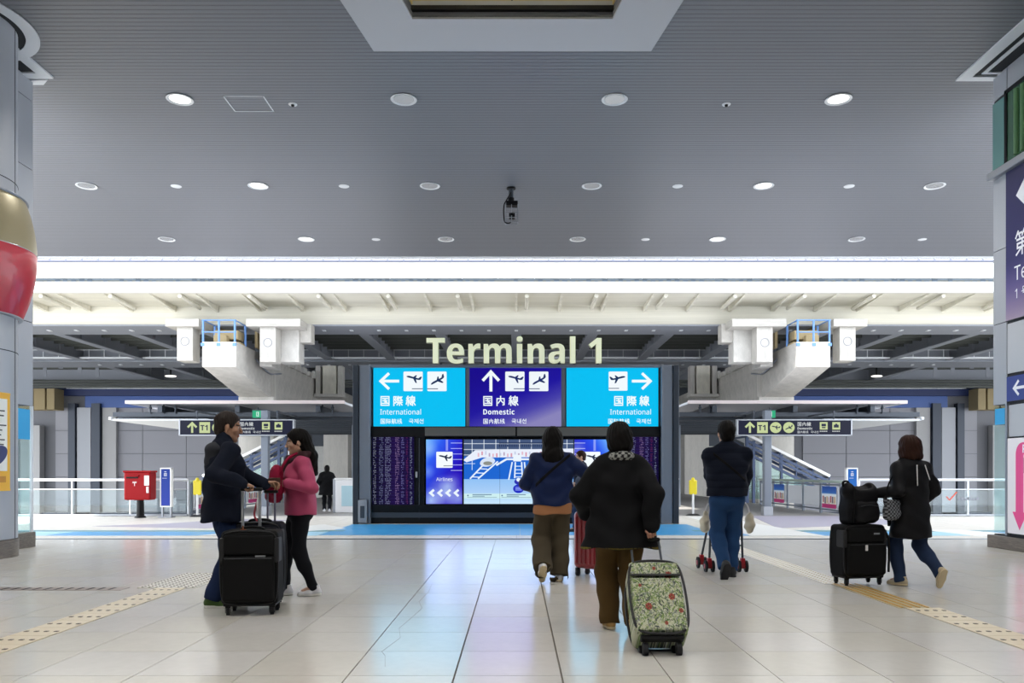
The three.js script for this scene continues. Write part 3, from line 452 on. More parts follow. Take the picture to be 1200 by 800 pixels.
{
  const wall = struct('wall_left', [span(-8.9, -7.8, 0, 0.22, -12.78, 9), span(-8.9, -7.8, 2.26, HC, -12.78, 9), span(-8.9, -7.8, 0.22, 2.26, -11.4, 9)], mats['panel joint']);
  panelled(wall, -7.8, 1, [[2.26, 3.6, -12.78, -12.1], [3.6, 4.85, -12.78, -12.1], [4.85, 6.05, -12.78, -12.1], [6.05, 7.15, -12.78, -12.1], [7.15, HC, -12.78, -12.1]], 'wall panel');
  for (let i = 0; i < 6; i++) panelled(wall, -7.8, 1, [[0.24, 3.6, -9.9 + i * 1.9, -8.02 + i * 1.9], [3.6, HC, -9.9 + i * 1.9, -8.02 + i * 1.9]], 'wall panel');
  put('panel', span(-8.9, -7.82, 2.28, HC, -12.8, -12.78), mats['wall panel'], wall);
  put('plinth', rbox(1.2, 0.24, 1.6, 0.01, -8.36, 0.12, -12.02), mats['granite'], wall);
  const g = put('glass_corner', span(-7.81, -7.8, 0.24, 2.24, -12.76, -11.42), mats['tinted glass'], wall); put('glass_corner', span(-8.9, -7.82, 0.24, 2.24, -12.77, -12.76), mats['tinted glass'], wall);
  put('glass_sticker', span(-7.798, -7.795, 1.72, 2.2, -12.72, -12.3), mat('sky blue film', 0x3aa7e0, 0.4), g);
  put('post', span(-7.82, -7.78, 0.24, 2.26, -12.79, -12.75), mats['white trim'], wall);
  put('ceiling_trim', [slabXZ([[-7.38, -12.66], [-7.38, -11.7], [-7.56, -11.7], [-7.56, -12.48], [-8.9, -12.48], [-8.9, -12.66]], HC - 0.03, HC - 0.001), slabXZ([[-7.66, -12.86], [-8.9, -12.86], [-8.9, -12.7], [-7.5, -12.7]], HC - 0.03, HC - 0.001)], mats['white trim'], wall);
  put('shadow_gap', slabXZ([[-7.57, -12.47], [-7.57, -11.6], [-7.8, -11.6], [-8.9, -12.3], [-8.9, -12.47]], HC - 0.012, HC - 0.002), mats['shadow gap'], wall);
  // round column in front of it
  const col = structGroup('pillar_left', [-7.87, 0, -11.1]), r = 0.765;
  put('shaft', cyl(r, r, HC - 0.26, 0, 0.26 + (HC - 0.26) / 2, 0, 64), mats['wall panel'], col);
  for (const a of [20, 62, 104, 146]) put('seam', span(-0.006, 0.006, 0.26, HC, r - 0.004, r + 0.003), mats['panel joint'], col, null, [0, a * R, 0]);
  put('seam_ring', [2.9, 5.3].map((y) => cyl(r + 0.003, r + 0.003, 0.012, 0, y, 0, 64)), mats['panel joint'], col);
  put('plinth', cyl(r + 0.012, r + 0.012, 0.25, 0, 0.125, 0, 64), mats['granite'], col);
  const ringTrim = (a, b, y) => { const g = new THREE.RingGeometry(a, b, 64).rotateX(Math.PI / 2); return lathe([[a, y], [b, y], [b, y + 0.029], [a, y + 0.029], [a, y]], 64); };
  put('ceiling_trim', ringTrim(0.86, 1.04, HC - 0.03), mats['white trim'], col); put('shadow_gap', ringTrim(r, 0.865, HC - 0.016), mats['shadow gap'], col);
  struct('wall_back', span(-9, 9, 0, HC, 9, 9.3), mats['wall panel']);
}
// ---------- drum sign and poster on the round column ----------
{
  const t = thing('drum_sign', 'bulging red and gold drum sign wrapped round the column', 'sign', [-7.87, 0, -11.1]); const prof = (a, b, n) => Array.from({ length: n + 1 }, (_, i) => { const y = a + (b - a) * i / n, u = (y - 4.3) / 0.9; return [Math.max(0.78, 1.005 - 0.185 * u * u), y]; });
  put('red_band', lathe(prof(3.4, 4.32, 24), 96), mat('sign red', 0xc0122c, 0.4, 0, { clearcoat: 0.3 }), t); put('gold_band', lathe(prof(4.325, 5.08, 20), 96), mat('sign gold', 0xa39878, 0.35, 0.35), t);
  put('band_edge', lathe([[1.004, 4.318], [1.012, 4.322], [1.004, 4.33]], 96), mats['steel'], t); put('top_rim', lathe([[0.77, 5.1], [0.88, 5.09], [0.9, 5.07], [0.86, 5.05]], 64), mats['satin steel'], t); put('bottom_rim', lathe([[0.77, 3.38], [0.82, 3.385], [0.835, 3.4], [0.81, 3.42]], 64), mats['satin steel'], t);
}
// ---------- lettering: characters the fonts lack are drawn stroke by stroke on a 100 x 100 square ----------
const GLYPH = {
  国: 'M10 8H90V94H10Z M26 27H75 M29 49H71 M23 75H78 M50 27V75 M60 56L69 67', 内: 'M14 96V28H86V88L74 90 M50 5V40L27 72 M51 42L74 70',
  際: 'M10 96V9H33L21 38L34 58L24 73L12 69 M52 6L38 38 M46 20H63L50 46 M44 28L53 37 M66 12H90L76 36 M66 14L94 46 M48 50H84 M40 65H94 M67 65V95 M53 75L42 90 M80 75L92 90',
  線: 'M23 4L10 25L25 29 M35 16L11 45L37 44 M24 45V96 M11 60L6 82 M34 58L41 75 M66 3L62 14 M50 14H89V46H50Z M50 30H89 M69 46V94L59 89 M46 60H62L46 86 M90 54L77 64 M72 58L95 90',
  际: 'M10 96V9H33L21 38L34 58L24 73L12 69 M50 16H88 M42 42H95 M69 42V92L58 86 M54 56L42 82 M82 56L94 82', 线: 'M26 5L10 32L28 33L8 60L34 55 M8 87L35 74 M46 29L86 22 M43 52L90 43 M62 4L66 50L76 80L92 92L95 76 M87 58L46 95 M76 5L85 14',
  航: 'M24 3L18 15 M14 16V70L7 94 M14 16H39V93L30 89 M3 52H47 M26 25L29 37 M26 60L29 74 M70 3V19 M52 22H95 M62 38V62L50 95 M62 38H83V88H97V78',
  국: 'M20 9H78V35 M8 46H92 M50 46V64 M20 64H78V95', 제: 'M9 18H53 M32 18L9 74 M31 38L54 72 M54 45H69 M70 9V90 M89 4V96', 내: 'M12 14V68H51 M63 9V90 M63 47H85 M86 4V96', 선: 'M34 7L8 52 M33 24L58 52 M56 30H82 M83 4V65 M24 64V92H88',
  第: 'M24 3L10 25 M20 12H46 M30 14L35 27 M62 3L50 23 M58 12H93 M70 14L77 27 M18 36H82V52H20V69H89L84 90L73 86 M50 36V97 M49 69L14 94', 号: 'M25 7H76V35H25Z M8 46H92 M35 46L28 63H78L73 92L58 90',
};
function strokes(c, ch, x, y, size, w) {                   // ch with its top left at x, y
  c.save(); c.translate(x, y); c.scale(size / 100, size / 100); c.lineWidth = w; c.lineCap = 'square'; c.lineJoin = 'miter'; c.beginPath(); let cx = 0, cy = 0, sx = 0, sy = 0;
  for (const [, k, a] of GLYPH[ch].matchAll(/([MLHVZ])([^MLHVZ]*)/g)) { const n = a.trim().split(/[ ,]+/).map(Number); if (k === 'Z') { c.lineTo(sx, sy); c.closePath(); continue; } if (k === 'H') cx = n[0]; else if (k === 'V') cy = n[0]; else [cx, cy] = n; if (k === 'M') { c.moveTo(cx, cy); sx = cx; sy = cy; } else c.lineTo(cx, cy); }
  c.stroke(); c.restore();
}
function cjk(c, text, x, y, size, w = 9, gap = 1.06) { [...text].forEach((ch, i) => { if (GLYPH[ch]) strokes(c, ch, x + i * size * gap, y, size, w); }); }
function canvasTexture(w, h, draw) { const cv = document.createElement('canvas'); cv.width = w; cv.height = h; const c = cv.getContext('2d'); draw(c, w, h); const t = new THREE.CanvasTexture(cv); t.colorSpace = THREE.SRGBColorSpace; t.magFilter = THREE.LinearFilter; t.anisotropy = 8; return t; }
function lit(name, tex, glow, rough = 0.35) { return mat(name, 0x222222, rough, 0, { emissive: 0xffffff, emissiveMap: tex, emissiveIntensity: glow, map: tex, specularIntensity: 0.25 }); }
function printed(name, tex, rough = 0.5) { return mat(name, 0xffffff, rough, 0, { map: tex }); }
function facePlate(w, h, d, m, back) {                     // a plate whose front shows the picture
  const g = new THREE.BoxGeometry(w, h, d); return [g, [back, back, back, back, m, back]];
}
function arrow(c, x, y, s, ang, lw) { c.save(); c.translate(x, y); c.rotate(ang); c.lineWidth = lw; c.lineCap = 'butt'; c.lineJoin = 'miter'; c.beginPath(); c.moveTo(-s / 2, 0); c.lineTo(s / 2 - lw * 0.4, 0); c.moveTo(s * 0.02, -s * 0.4); c.lineTo(s / 2 - lw * 0.35, 0); c.lineTo(s * 0.02, s * 0.4); c.stroke(); c.restore(); }
function plane(c, x, y, s, ang, flip) {                    // side view of an aircraft taking off or landing
  c.save(); c.translate(x, y); c.rotate(ang); if (flip) c.scale(-1, 1); c.scale(s / 100, s / 100); c.beginPath(); c.moveTo(-46, 4); c.quadraticCurveTo(-40, -5, -20, -5); c.lineTo(30, -5); c.lineTo(42, -20); c.lineTo(50, -20); c.lineTo(46, -2); c.quadraticCurveTo(40, 5, 20, 5); c.lineTo(-38, 7); c.closePath(); c.fill();
  c.beginPath(); c.moveTo(-8, -2); c.lineTo(20, 26); c.lineTo(29, 26); c.lineTo(14, -2); c.closePath(); c.fill(); c.beginPath(); c.moveTo(-4, -3); c.lineTo(10, -20); c.lineTo(17, -20); c.lineTo(12, -3); c.closePath(); c.fill(); c.restore();
}
function planeIcon(c, x, y, s, kind, ink) {                // white square with a plane over a runway line
  c.fillStyle = '#f4fbff'; c.beginPath(); c.roundRect(x, y, s, s, s * 0.05); c.fill(); c.fillStyle = ink;
  if (kind === 'landing') { plane(c, x + s * 0.52, y + s * 0.32, s * 0.82, 0.28); c.fillRect(x + s * 0.44, y + s * 0.86, s * 0.56, s * 0.035); } else if (kind === 'rising') { plane(c, x + s * 0.52, y + s * 0.46, s * 0.86, -0.46, false); c.fillRect(x, y + s * 0.86, s * 0.55, s * 0.035); } else { plane(c, x + s * 0.5, y + s * 0.34, s * 0.86, -0.26, true); c.fillRect(x, y + s * 0.86, s * 0.55, s * 0.035); }
}
function signTexture(kind) {
  return canvasTexture(800, 500, (c, w, h) => {
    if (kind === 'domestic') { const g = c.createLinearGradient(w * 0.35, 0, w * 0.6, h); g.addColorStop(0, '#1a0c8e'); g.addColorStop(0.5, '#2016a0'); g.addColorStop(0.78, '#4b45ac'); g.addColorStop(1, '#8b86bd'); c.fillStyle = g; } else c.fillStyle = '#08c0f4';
    c.fillRect(0, 0, w, h); const ink = kind === 'domestic' ? '#20306a' : '#16305a'; c.strokeStyle = c.fillStyle = '#f4fdff';
    if (kind === 'right') {
      planeIcon(c, 368, 30, 164, 'level', ink); c.strokeStyle = c.fillStyle = '#f4fdff'; arrow(c, 655, 112, 170, 0, 24); cjk(c, '国際線', 412, 238, 86, 12, 1.3); c.font = '62px sans-serif'; c.textAlign = 'right'; c.fillText('International', 742, 398); cjk(c, '国际航线', 362, 434, 44, 11, 1.1); cjk(c, '국제선', 608, 434, 42, 11, 1.08);
    } else {
      const ox = kind === 'domestic' ? 58 : 0; if (ox) { arrow(c, 128 + ox, 112, 178, -Math.PI / 2, 26); } else arrow(c, 140, 112, 170, Math.PI, 24);
      planeIcon(c, 262 + ox * 0.85, 30, 168, 'landing', ink); planeIcon(c, 470 + ox * 0.85, 30, 168, 'rising', ink); c.strokeStyle = c.fillStyle = '#f4fdff';
      cjk(c, ox ? '国内線' : '国際線', 58 + ox, 238, 86, 12, 1.3); c.font = (ox ? 'bold ' : '') + '62px sans-serif'; c.fillText(ox ? 'Domestic' : 'International', 56 + ox, 398); cjk(c, ox ? '国内航线' : '国际航线', 60 + ox, 434, 44, 11, 1.1); cjk(c, ox ? '국내선' : '국제선', 308 + ox, 434, 42, 11, 1.08);
    }
  });
}
function flightTexture(seed) {
  return canvasTexture(256, 440, (c, w, h) => {
    const r = rng(seed); c.fillStyle = '#120c34'; c.fillRect(0, 0, w, h); const g = c.createLinearGradient(0, 0, w, 0); g.addColorStop(0, '#0c0a28'); g.addColorStop(0.55, '#2a1358'); g.addColorStop(1, '#180d40'); c.fillStyle = g; c.fillRect(0, 14, w, h);
    c.fillStyle = '#8f9ab8'; c.fillRect(6, 4, 150, 6); c.fillStyle = '#c23558'; c.fillRect(190, 3, 60, 8);
    for (let y = 24; y < h - 6; y += 10) { if (((y / 10) | 0) % 2) { c.fillStyle = 'rgba(70,60,150,0.25)'; c.fillRect(0, y - 2, w, 9); } for (const [x, n, col] of [[8, 3, '#cfd6ea'], [44, 4, '#aab6e0'], [80, 6, '#bcc6ea'], [142, 4, '#c8a8d8'], [178, 3, '#a8a8ec'], [208, 2, '#a2427e'], [232, 2, '#c8d8f0']]) { c.fillStyle = col; let q = x; for (let i = 0; i < n; i++) { const k = 2 + r() * 4; if (r() > 0.25) c.fillRect(q, y + r() * 1.5, k, 3 + r() * 2); q += k + 2; } } }
  });
}
function sideScreenTexture(flip) {
  return canvasTexture(220, 400, (c, w, h) => {
    const g = c.createLinearGradient(flip ? w : 0, 0, flip ? 0 : w, h * 0.3); g.addColorStop(0, '#7fc4ff'); g.addColorStop(0.35, '#2f5cf0'); g.addColorStop(1, '#2410b8'); c.fillStyle = g; c.fillRect(0, 0, w, h);
    for (const [x, y, r2, a] of [[20, 60, 60, 0.4], [10, 200, 50, 0.35], [120, 330, 120, 0.7], [30, 380, 90, 0.75], [200, 370, 80, 0.5], [170, 250, 60, 0.25], [130, 290, 60, 0.5]]) { const q = c.createRadialGradient(x, y, 2, x, y, r2); q.addColorStop(0, `rgba(200,232,255,${a})`); q.addColorStop(1, 'rgba(200,232,255,0)'); c.fillStyle = q; c.fillRect(0, 0, w, h); }
    c.strokeStyle = 'rgba(235,245,255,0.9)'; c.lineWidth = 3; for (let i = 0; i < 6; i++) { c.beginPath(); c.moveTo(flip ? 0 : 150, 22 + i * 34); c.lineTo(flip ? 70 : w, 22 + i * 34); c.stroke(); } c.fillStyle = 'rgba(200,200,255,0.6)'; c.fillRect(120, 0, 14, 70);
    planeIcon(c, 62, 76, 100, 'landing', '#1c2a44'); c.fillStyle = 'rgba(245,252,255,0.95)'; c.font = '30px sans-serif'; c.textAlign = 'center'; c.fillText('Airlines', 112, 258); c.lineWidth = 15; c.strokeStyle = 'rgba(240,250,255,0.95)';
    for (let i = 0; i < 4; i++) { const x = 26 + i * 50; c.beginPath(); c.moveTo(x + 22, 312); c.lineTo(x, 332); c.lineTo(x + 22, 352); c.stroke(); }
  });
}
const mapTexture = canvasTexture(640, 400, (c, w, h) => {
  c.fillStyle = '#3c5478'; c.fillRect(0, 0, w, h); c.fillStyle = '#46587c'; c.fillRect(0, 0, w, 70); c.fillStyle = '#1f66d0'; c.fillRect(0, 105, w, 150); const g = c.createLinearGradient(0, 240, 0, h); g.addColorStop(0, '#8fc0f4'); g.addColorStop(0.5, '#a8cdf6'); g.addColorStop(1, '#c9e8fb'); c.fillStyle = g; c.fillRect(0, 246, w, h); c.fillStyle = '#cdeef0'; c.fillRect(0, 336, w, 30);
  c.strokeStyle = 'rgba(240,248,255,0.95)'; c.lineWidth = 3.5; for (let i = 0; i < 10; i++) { c.beginPath(); c.moveTo(52 + i * 68, 0); c.lineTo(52 + i * 68, i ? 110 : 190); c.stroke(); } for (const y of [26, 62]) { c.beginPath(); c.moveTo(0, y); c.lineTo(w, y); c.stroke(); } for (const y of [96, 150]) { c.beginPath(); c.moveTo(0, y); c.lineTo(70, y); c.stroke(); }
  c.fillStyle = '#e8eefb'; c.beginPath(); c.moveTo(70, 66); c.lineTo(w, 56); c.lineTo(w, 108); c.lineTo(110, 112); c.lineTo(20, 142); c.lineTo(0, 128); c.closePath(); c.fill(); const r = rng(5); for (let i = 0; i < 26; i++) { c.fillStyle = ['#e2b8c8', '#d79aae', '#c8cfe8', '#b8a8c0'][i % 4]; c.fillRect(84 + i * 21, 70 + r() * 20, 9, 18 + r() * 8); }
  c.fillStyle = '#26365a'; c.fillRect(206, 18, 260, 8); for (let i = 0; i < 22; i++) c.fillRect(206 + i * 12, 30, 6, 16);
  c.strokeStyle = '#eaf4ff'; c.lineWidth = 9; for (const [x0, y0, x1, y1] of [[40, 244, 150, 120], [86, 244, 200, 136]]) { c.beginPath(); c.moveTo(x0, y0); c.lineTo(x1, y1); c.stroke(); } c.lineWidth = 6; for (let i = 0; i < 5; i++) { c.beginPath(); c.moveTo(52 + i * 22, 232 - i * 25); c.lineTo(96 + i * 22, 234 - i * 25); c.stroke(); }
  c.fillStyle = '#d8e4f4'; c.beginPath(); c.ellipse(140, 140, 44, 28, -0.3, 0, 7); c.fill(); c.fillStyle = '#8c8f88'; c.beginPath(); c.ellipse(142, 148, 26, 12, 0, 0, 7); c.fill(); c.lineWidth = 12; c.beginPath(); c.moveTo(190, 160); c.lineTo(250, 122); c.lineTo(w, 124); c.stroke(); c.fillStyle = '#eaf4ff'; c.fillRect(288, 96, 46, 40);
  c.lineWidth = 8; for (const [x0, x1] of [[282, 262], [352, 362]]) { c.beginPath(); c.moveTo(x0, 140); c.lineTo(x1, 250); c.stroke(); } for (const [x0, x1] of [[300, 296], [336, 340]]) { c.beginPath(); c.moveTo(x0, 140); c.lineTo(x1, 240); c.stroke(); } c.lineWidth = 5; for (let i = 0; i < 4; i++) { c.beginPath(); c.moveTo(298, 166 + i * 22); c.lineTo(338, 166 + i * 22); c.stroke(); }
  c.fillStyle = '#2a2fb0'; c.beginPath(); c.ellipse(318, 262, 24, 18, 0, 0, 7); c.fill(); c.fillStyle = '#eaf4ff'; c.beginPath(); c.ellipse(318, 250, 12, 12, 0, 0, 7); c.fill(); c.fillStyle = '#2330c0'; c.beginPath(); c.ellipse(318, 306, 31, 27, 0, 0, 7); c.fill(); c.fillStyle = '#9cb0ff'; for (let i = 0; i < 3; i++) c.fillRect(300, 296 + i * 8, 36 - (i % 2) * 6, 4);
  c.fillStyle = '#5a7a9c'; for (const x of [24, 220, 420]) { c.fillRect(x, 344, 8, 8); c.fillRect(x + 30, 340, 110, 5); c.fillRect(x + 30, 350, 70, 4); c.fillRect(x, 358, 170, 2); }
});
// ---------- the big information board ----------
{
  const Z = -18.6, t = thing('information_board', 'wide dark information board with three lit direction panels over flight screens', 'sign board', [0, 0, Z]), F = mats['post grey'];
  for (const s of [-1, 1]) {
    const x = (a) => s < 0 ? a : -0.02 - a;                // the board is all but symmetric
    put('post_edge', rbox(0.13, 3.68, 0.5, 0.01, x(-3.72), 1.84, 0), mat('navy edge', 0x1b2530, 0.5), t); put('post', [rbox(0.25, 3.68, 0.4, 0.015, x(-3.52), 1.84, 0.02), rbox(0.04, 3.68, 0.44, 0.005, x(-3.4), 1.84, 0.02)], F, t);
  }
  const hood = put('header_frame', [span(-3.38, 3.36, 2.26, 3.66, -0.2, 0.03), rbox(6.74, 0.07, 0.3, 0.01, -0.01, 3.66, 0.06)], F, t);
  for (const x of [-1.115, 1.09]) put('mullion', rbox(0.1, 1.4, 0.08, 0.008, x, 2.96, 0.05), F, t);
  for (const [x, kind, label] of [[-2.26, 'left', 'light blue lit panel with left arrow'], [-0.02, 'domestic', 'navy lit panel with upward arrow'], [2.24, 'right', 'light blue lit panel with right arrow']]) {
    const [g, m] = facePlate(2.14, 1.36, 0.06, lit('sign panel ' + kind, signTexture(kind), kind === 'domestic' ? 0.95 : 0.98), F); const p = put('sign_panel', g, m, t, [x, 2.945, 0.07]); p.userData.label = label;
    const l = new THREE.RectAreaLight(new THREE.Color().setRGB(...(kind === 'domestic' ? [0.15, 0.12, 0.7] : [0.1, 0.6, 1])), 1.2, 2.1, 1.3); l.position.set(x, 2.945, Z + 0.12); l.rotation.y = Math.PI; scene.add(l);
  }
  put('cabinet', [span(-3.44, 3.42, 2.02, 2.26, -0.3, 0.16), span(-3.44, 3.42, 0.0, 0.34, -0.3, 0.12), span(-3.44, -2.14, 0.34, 2.02, -0.3, 0.1), span(2.2, 3.42, 0.34, 2.02, -0.3, 0.1), span(-2.14, 2.2, 0.34, 2.02, -0.3, 0.02), span(-3.44, 3.42, 0.34, 0.44, -0.3, 0.14)], mats['near black'], t);
  put('lintel_panel', [rbox(2.1, 0.2, 0.03, 0.006, -1.07, 2.14, 0.17), rbox(2.1, 0.2, 0.03, 0.006, 1.07, 2.14, 0.17)], mat('lintel grey', 0x5c5952, 0.5), t);
  put('kick_plate', rbox(6.86, 0.12, 0.02, 0.005, -0.01, 0.2, 0.14), mats['dark steel'], t);
  const door = put('cabinet_door', rbox(0.02, 1.9, 0.02, 0.004, -2.26, 1.05, 0.11), mats['dark steel'], t); put('door_latch', rbox(0.04, 0.14, 0.04, 0.008, -2.32, 1.14, 0.13), mats['steel'], t);
  const screen = (name, w, h, x, y, tex, glow, z = 0.1) => { const [g, m] = facePlate(w, h, 0.03, lit(name + x, tex, glow), mats['near black']); return put(name, g, m, t, [x, y, z]); };
  screen('flight_screen', 0.98, 1.68, -2.87, 1.26, flightTexture(31), 0.5, 0.11); screen('flight_screen', 0.98, 1.68, 2.82, 1.26, flightTexture(32), 0.5, 0.11);
  screen('guide_screen', 0.84, 1.5, -1.68, 1.21, sideScreenTexture(false), 1.0); screen('map_screen', 2.6, 1.5, 0.06, 1.21, mapTexture, 1.0); screen('guide_screen', 0.84, 1.5, 1.76, 1.21, sideScreenTexture(true), 1.0);
  put('screen_bezel', [span(-1.25, -1.22, 0.44, 1.98, 0.02, 0.13), span(1.35, 1.33, 0.44, 1.98, 0.02, 0.13), span(-0.385, -0.38, 0.46, 1.96, 0.1, 0.117)], mats['near black'], t);
  const l = new THREE.RectAreaLight(new THREE.Color().setRGB(0.45, 0.65, 1), 1.4, 4.2, 1.4); l.position.set(0, 1.21, Z + 0.2); l.rotation.y = Math.PI; scene.add(l);
  const box2 = put('control_box', rbox(0.2, 0.52, 0.06, 0.01, -3.55, 0.3, 0.26), mats['satin steel'], t); put('box_label', span(-3.6, -3.5, 0.14, 0.42, 0.29, 0.294), mats['dark steel'], box2);
}
{
  const font = await new FontLoader().loadAsync('fonts/droid/droid_sans_bold.typeface.json'), t = thing('terminal_lettering', 'large cream letters reading Terminal 1 standing on top of the board', 'lettering', [0, 3.697, -18.55]);
  const m = mat('letter cream', 0xe9ecca, 0.5, 0, { emissive: 0xe6e9c0, emissiveIntensity: 0.35 }), side = mat('letter side', 0xb0b090, 0.5), g0 = new TextGeometry('T', { font, size: 0.6, depth: 0.1, curveSegments: 6 }); g0.computeBoundingBox();
  const text = 'Terminal 1', size = 0.6 * 0.585 / (g0.boundingBox.max.y - g0.boundingBox.min.y), k = size / font.data.resolution, adv = [...text].map((c) => font.data.glyphs[c].ha * k), total = adv.reduce((a, b) => a + b, 0); let x = -2.1;
  const stretch = 4.2 / total;
  [...text].forEach((ch, i) => { if (ch !== ' ') { const g = new TextGeometry(ch, { font, size, depth: 0.12, curveSegments: 8, bevelEnabled: true, bevelThickness: 0.008, bevelSize: 0.006, bevelSegments: 2 }); g.scale(stretch, 1, 1).translate(x, 0.03, 0); put('letter', g, [m, side], t); } x += adv[i] * stretch; });
  put('letter_foot', [-1.75, -1.2, -0.72, -0.3, 0.1, 0.45, 1.0, 1.35, 1.9].map((q) => span(q - 0.03, q + 0.03, 0, 0.04, 0.02, 0.08)), mats['dark steel'], t);
}
// ---------- signs on the side walls ----------
{
  const sideSign = (name, label, cat, y0, y1, z0, z1, w, h, draw, glow) => {       // on the inner face of the right wall, facing -x
    const tex = canvasTexture(w, h, draw), m = glow ? lit(name + ' print', tex, glow) : printed(name + ' print', tex), t = thing(name, label, cat, [7.615, (y0 + y1) / 2, (z0 + z1) / 2], -Math.PI / 2); const [g, ms] = facePlate(Math.abs(z1 - z0), y1 - y0, 0.03, m, mats['satin steel']); put('panel', g, ms, t); return t;
  };
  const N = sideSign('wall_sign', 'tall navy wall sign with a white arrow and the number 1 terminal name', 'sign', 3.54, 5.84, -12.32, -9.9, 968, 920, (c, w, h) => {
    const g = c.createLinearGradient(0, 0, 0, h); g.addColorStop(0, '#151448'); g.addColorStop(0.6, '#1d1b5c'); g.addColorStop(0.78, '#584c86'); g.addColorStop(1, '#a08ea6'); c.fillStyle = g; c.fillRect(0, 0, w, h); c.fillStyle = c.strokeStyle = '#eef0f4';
    c.save(); c.translate(250, 165); c.beginPath(); c.moveTo(-150, 10); c.lineTo(0, -140); c.lineTo(60, -80); c.lineTo(10, -30); c.lineTo(180, -30); c.lineTo(180, 50); c.lineTo(10, 50); c.lineTo(60, 100); c.lineTo(0, 160); c.closePath(); c.fill(); c.restore();
    strokes(c, '第', 84, 395, 150, 9); c.font = 'bold 170px sans-serif'; c.fillText('1', 250, 540); c.font = '120px sans-serif'; c.fillText('Terminal 1', 82, 690); c.font = '80px sans-serif'; c.fillText('1', 84, 800); strokes(c, '号', 150, 738, 64, 9); strokes(c, '航', 222, 738, 64, 9);
  });
  sideSign('arrow_sign', 'small navy sign with a white left arrow under the tall wall sign', 'sign', 2.29, 2.67, -12.3, -10.6, 680, 152, (c, w, h) => { c.fillStyle = '#2a3c86'; c.fillRect(0, 0, w, h); c.strokeStyle = '#f2f5fa'; c.fillStyle = '#f2f5fa'; arrow(c, 120, 76, 110, Math.PI, 18); c.font = 'bold 96px sans-serif'; c.fillText('E', 200, 112); });
  sideSign('poster', 'white poster with a bent pink arrow pointing down', 'poster', 0.26, 1.72, -12.28, -10.6, 672, 584, (c, w, h) => {
    c.fillStyle = '#f1eef2'; c.fillRect(0, 0, w, h); c.strokeStyle = c.fillStyle = '#ee4f93'; c.lineWidth = 74; c.lineJoin = 'round'; c.beginPath(); c.moveTo(w, 66); c.lineTo(150, 66); c.quadraticCurveTo(118, 66, 118, 110); c.lineTo(118, 470); c.stroke(); c.beginPath(); c.moveTo(50, 450); c.lineTo(190, 450); c.lineTo(118, 560); c.closePath(); c.fill();
    c.fillStyle = '#fff'; c.font = 'bold 70px sans-serif'; c.fillText('P', 140, 92); c.fillStyle = '#3b2350'; c.fillRect(158, 122, w - 158, 92); c.fillStyle = '#f4eef4'; c.font = 'bold 84px sans-serif'; c.fillText('B', 176, 198);
  });
  // curved poster on the round column
  const t = thing('poster', 'yellow framed poster with a navy shape curving round the column', 'poster', [-7.87, 0, -11.1]), tex = canvasTexture(400, 520, (c, w, h) => { c.fillStyle = '#f0b82c'; c.fillRect(0, 0, w, h); c.fillStyle = '#eef0ec'; c.fillRect(28, 28, w - 56, h - 130); c.fillStyle = '#27306c'; c.beginPath(); c.ellipse(260, 345, 120, 52, -0.35, 0, 7); c.fill(); c.fillStyle = '#3a3a3a'; for (let i = 0; i < 9; i++) c.fillRect(250 + (i % 2) * 14, 90 + i * 26, 100 - (i % 3) * 22, 7); c.fillStyle = '#c88a1c'; c.fillRect(40, h - 74, w - 80, 34); });
  const g = new THREE.CylinderGeometry(0.79, 0.79, 1.33, 40, 1, true, 30 * R, 60 * R).translate(0, 1.62, 0); put('sheet', g, printed('column poster', tex), t); put('frame', [2.285, 0.955].map((y) => new THREE.CylinderGeometry(0.795, 0.795, 0.03, 40, 1, true, 30 * R, 60 * R).translate(0, y, 0)), mat('poster yellow', 0xf0b82c, 0.5), t);
}
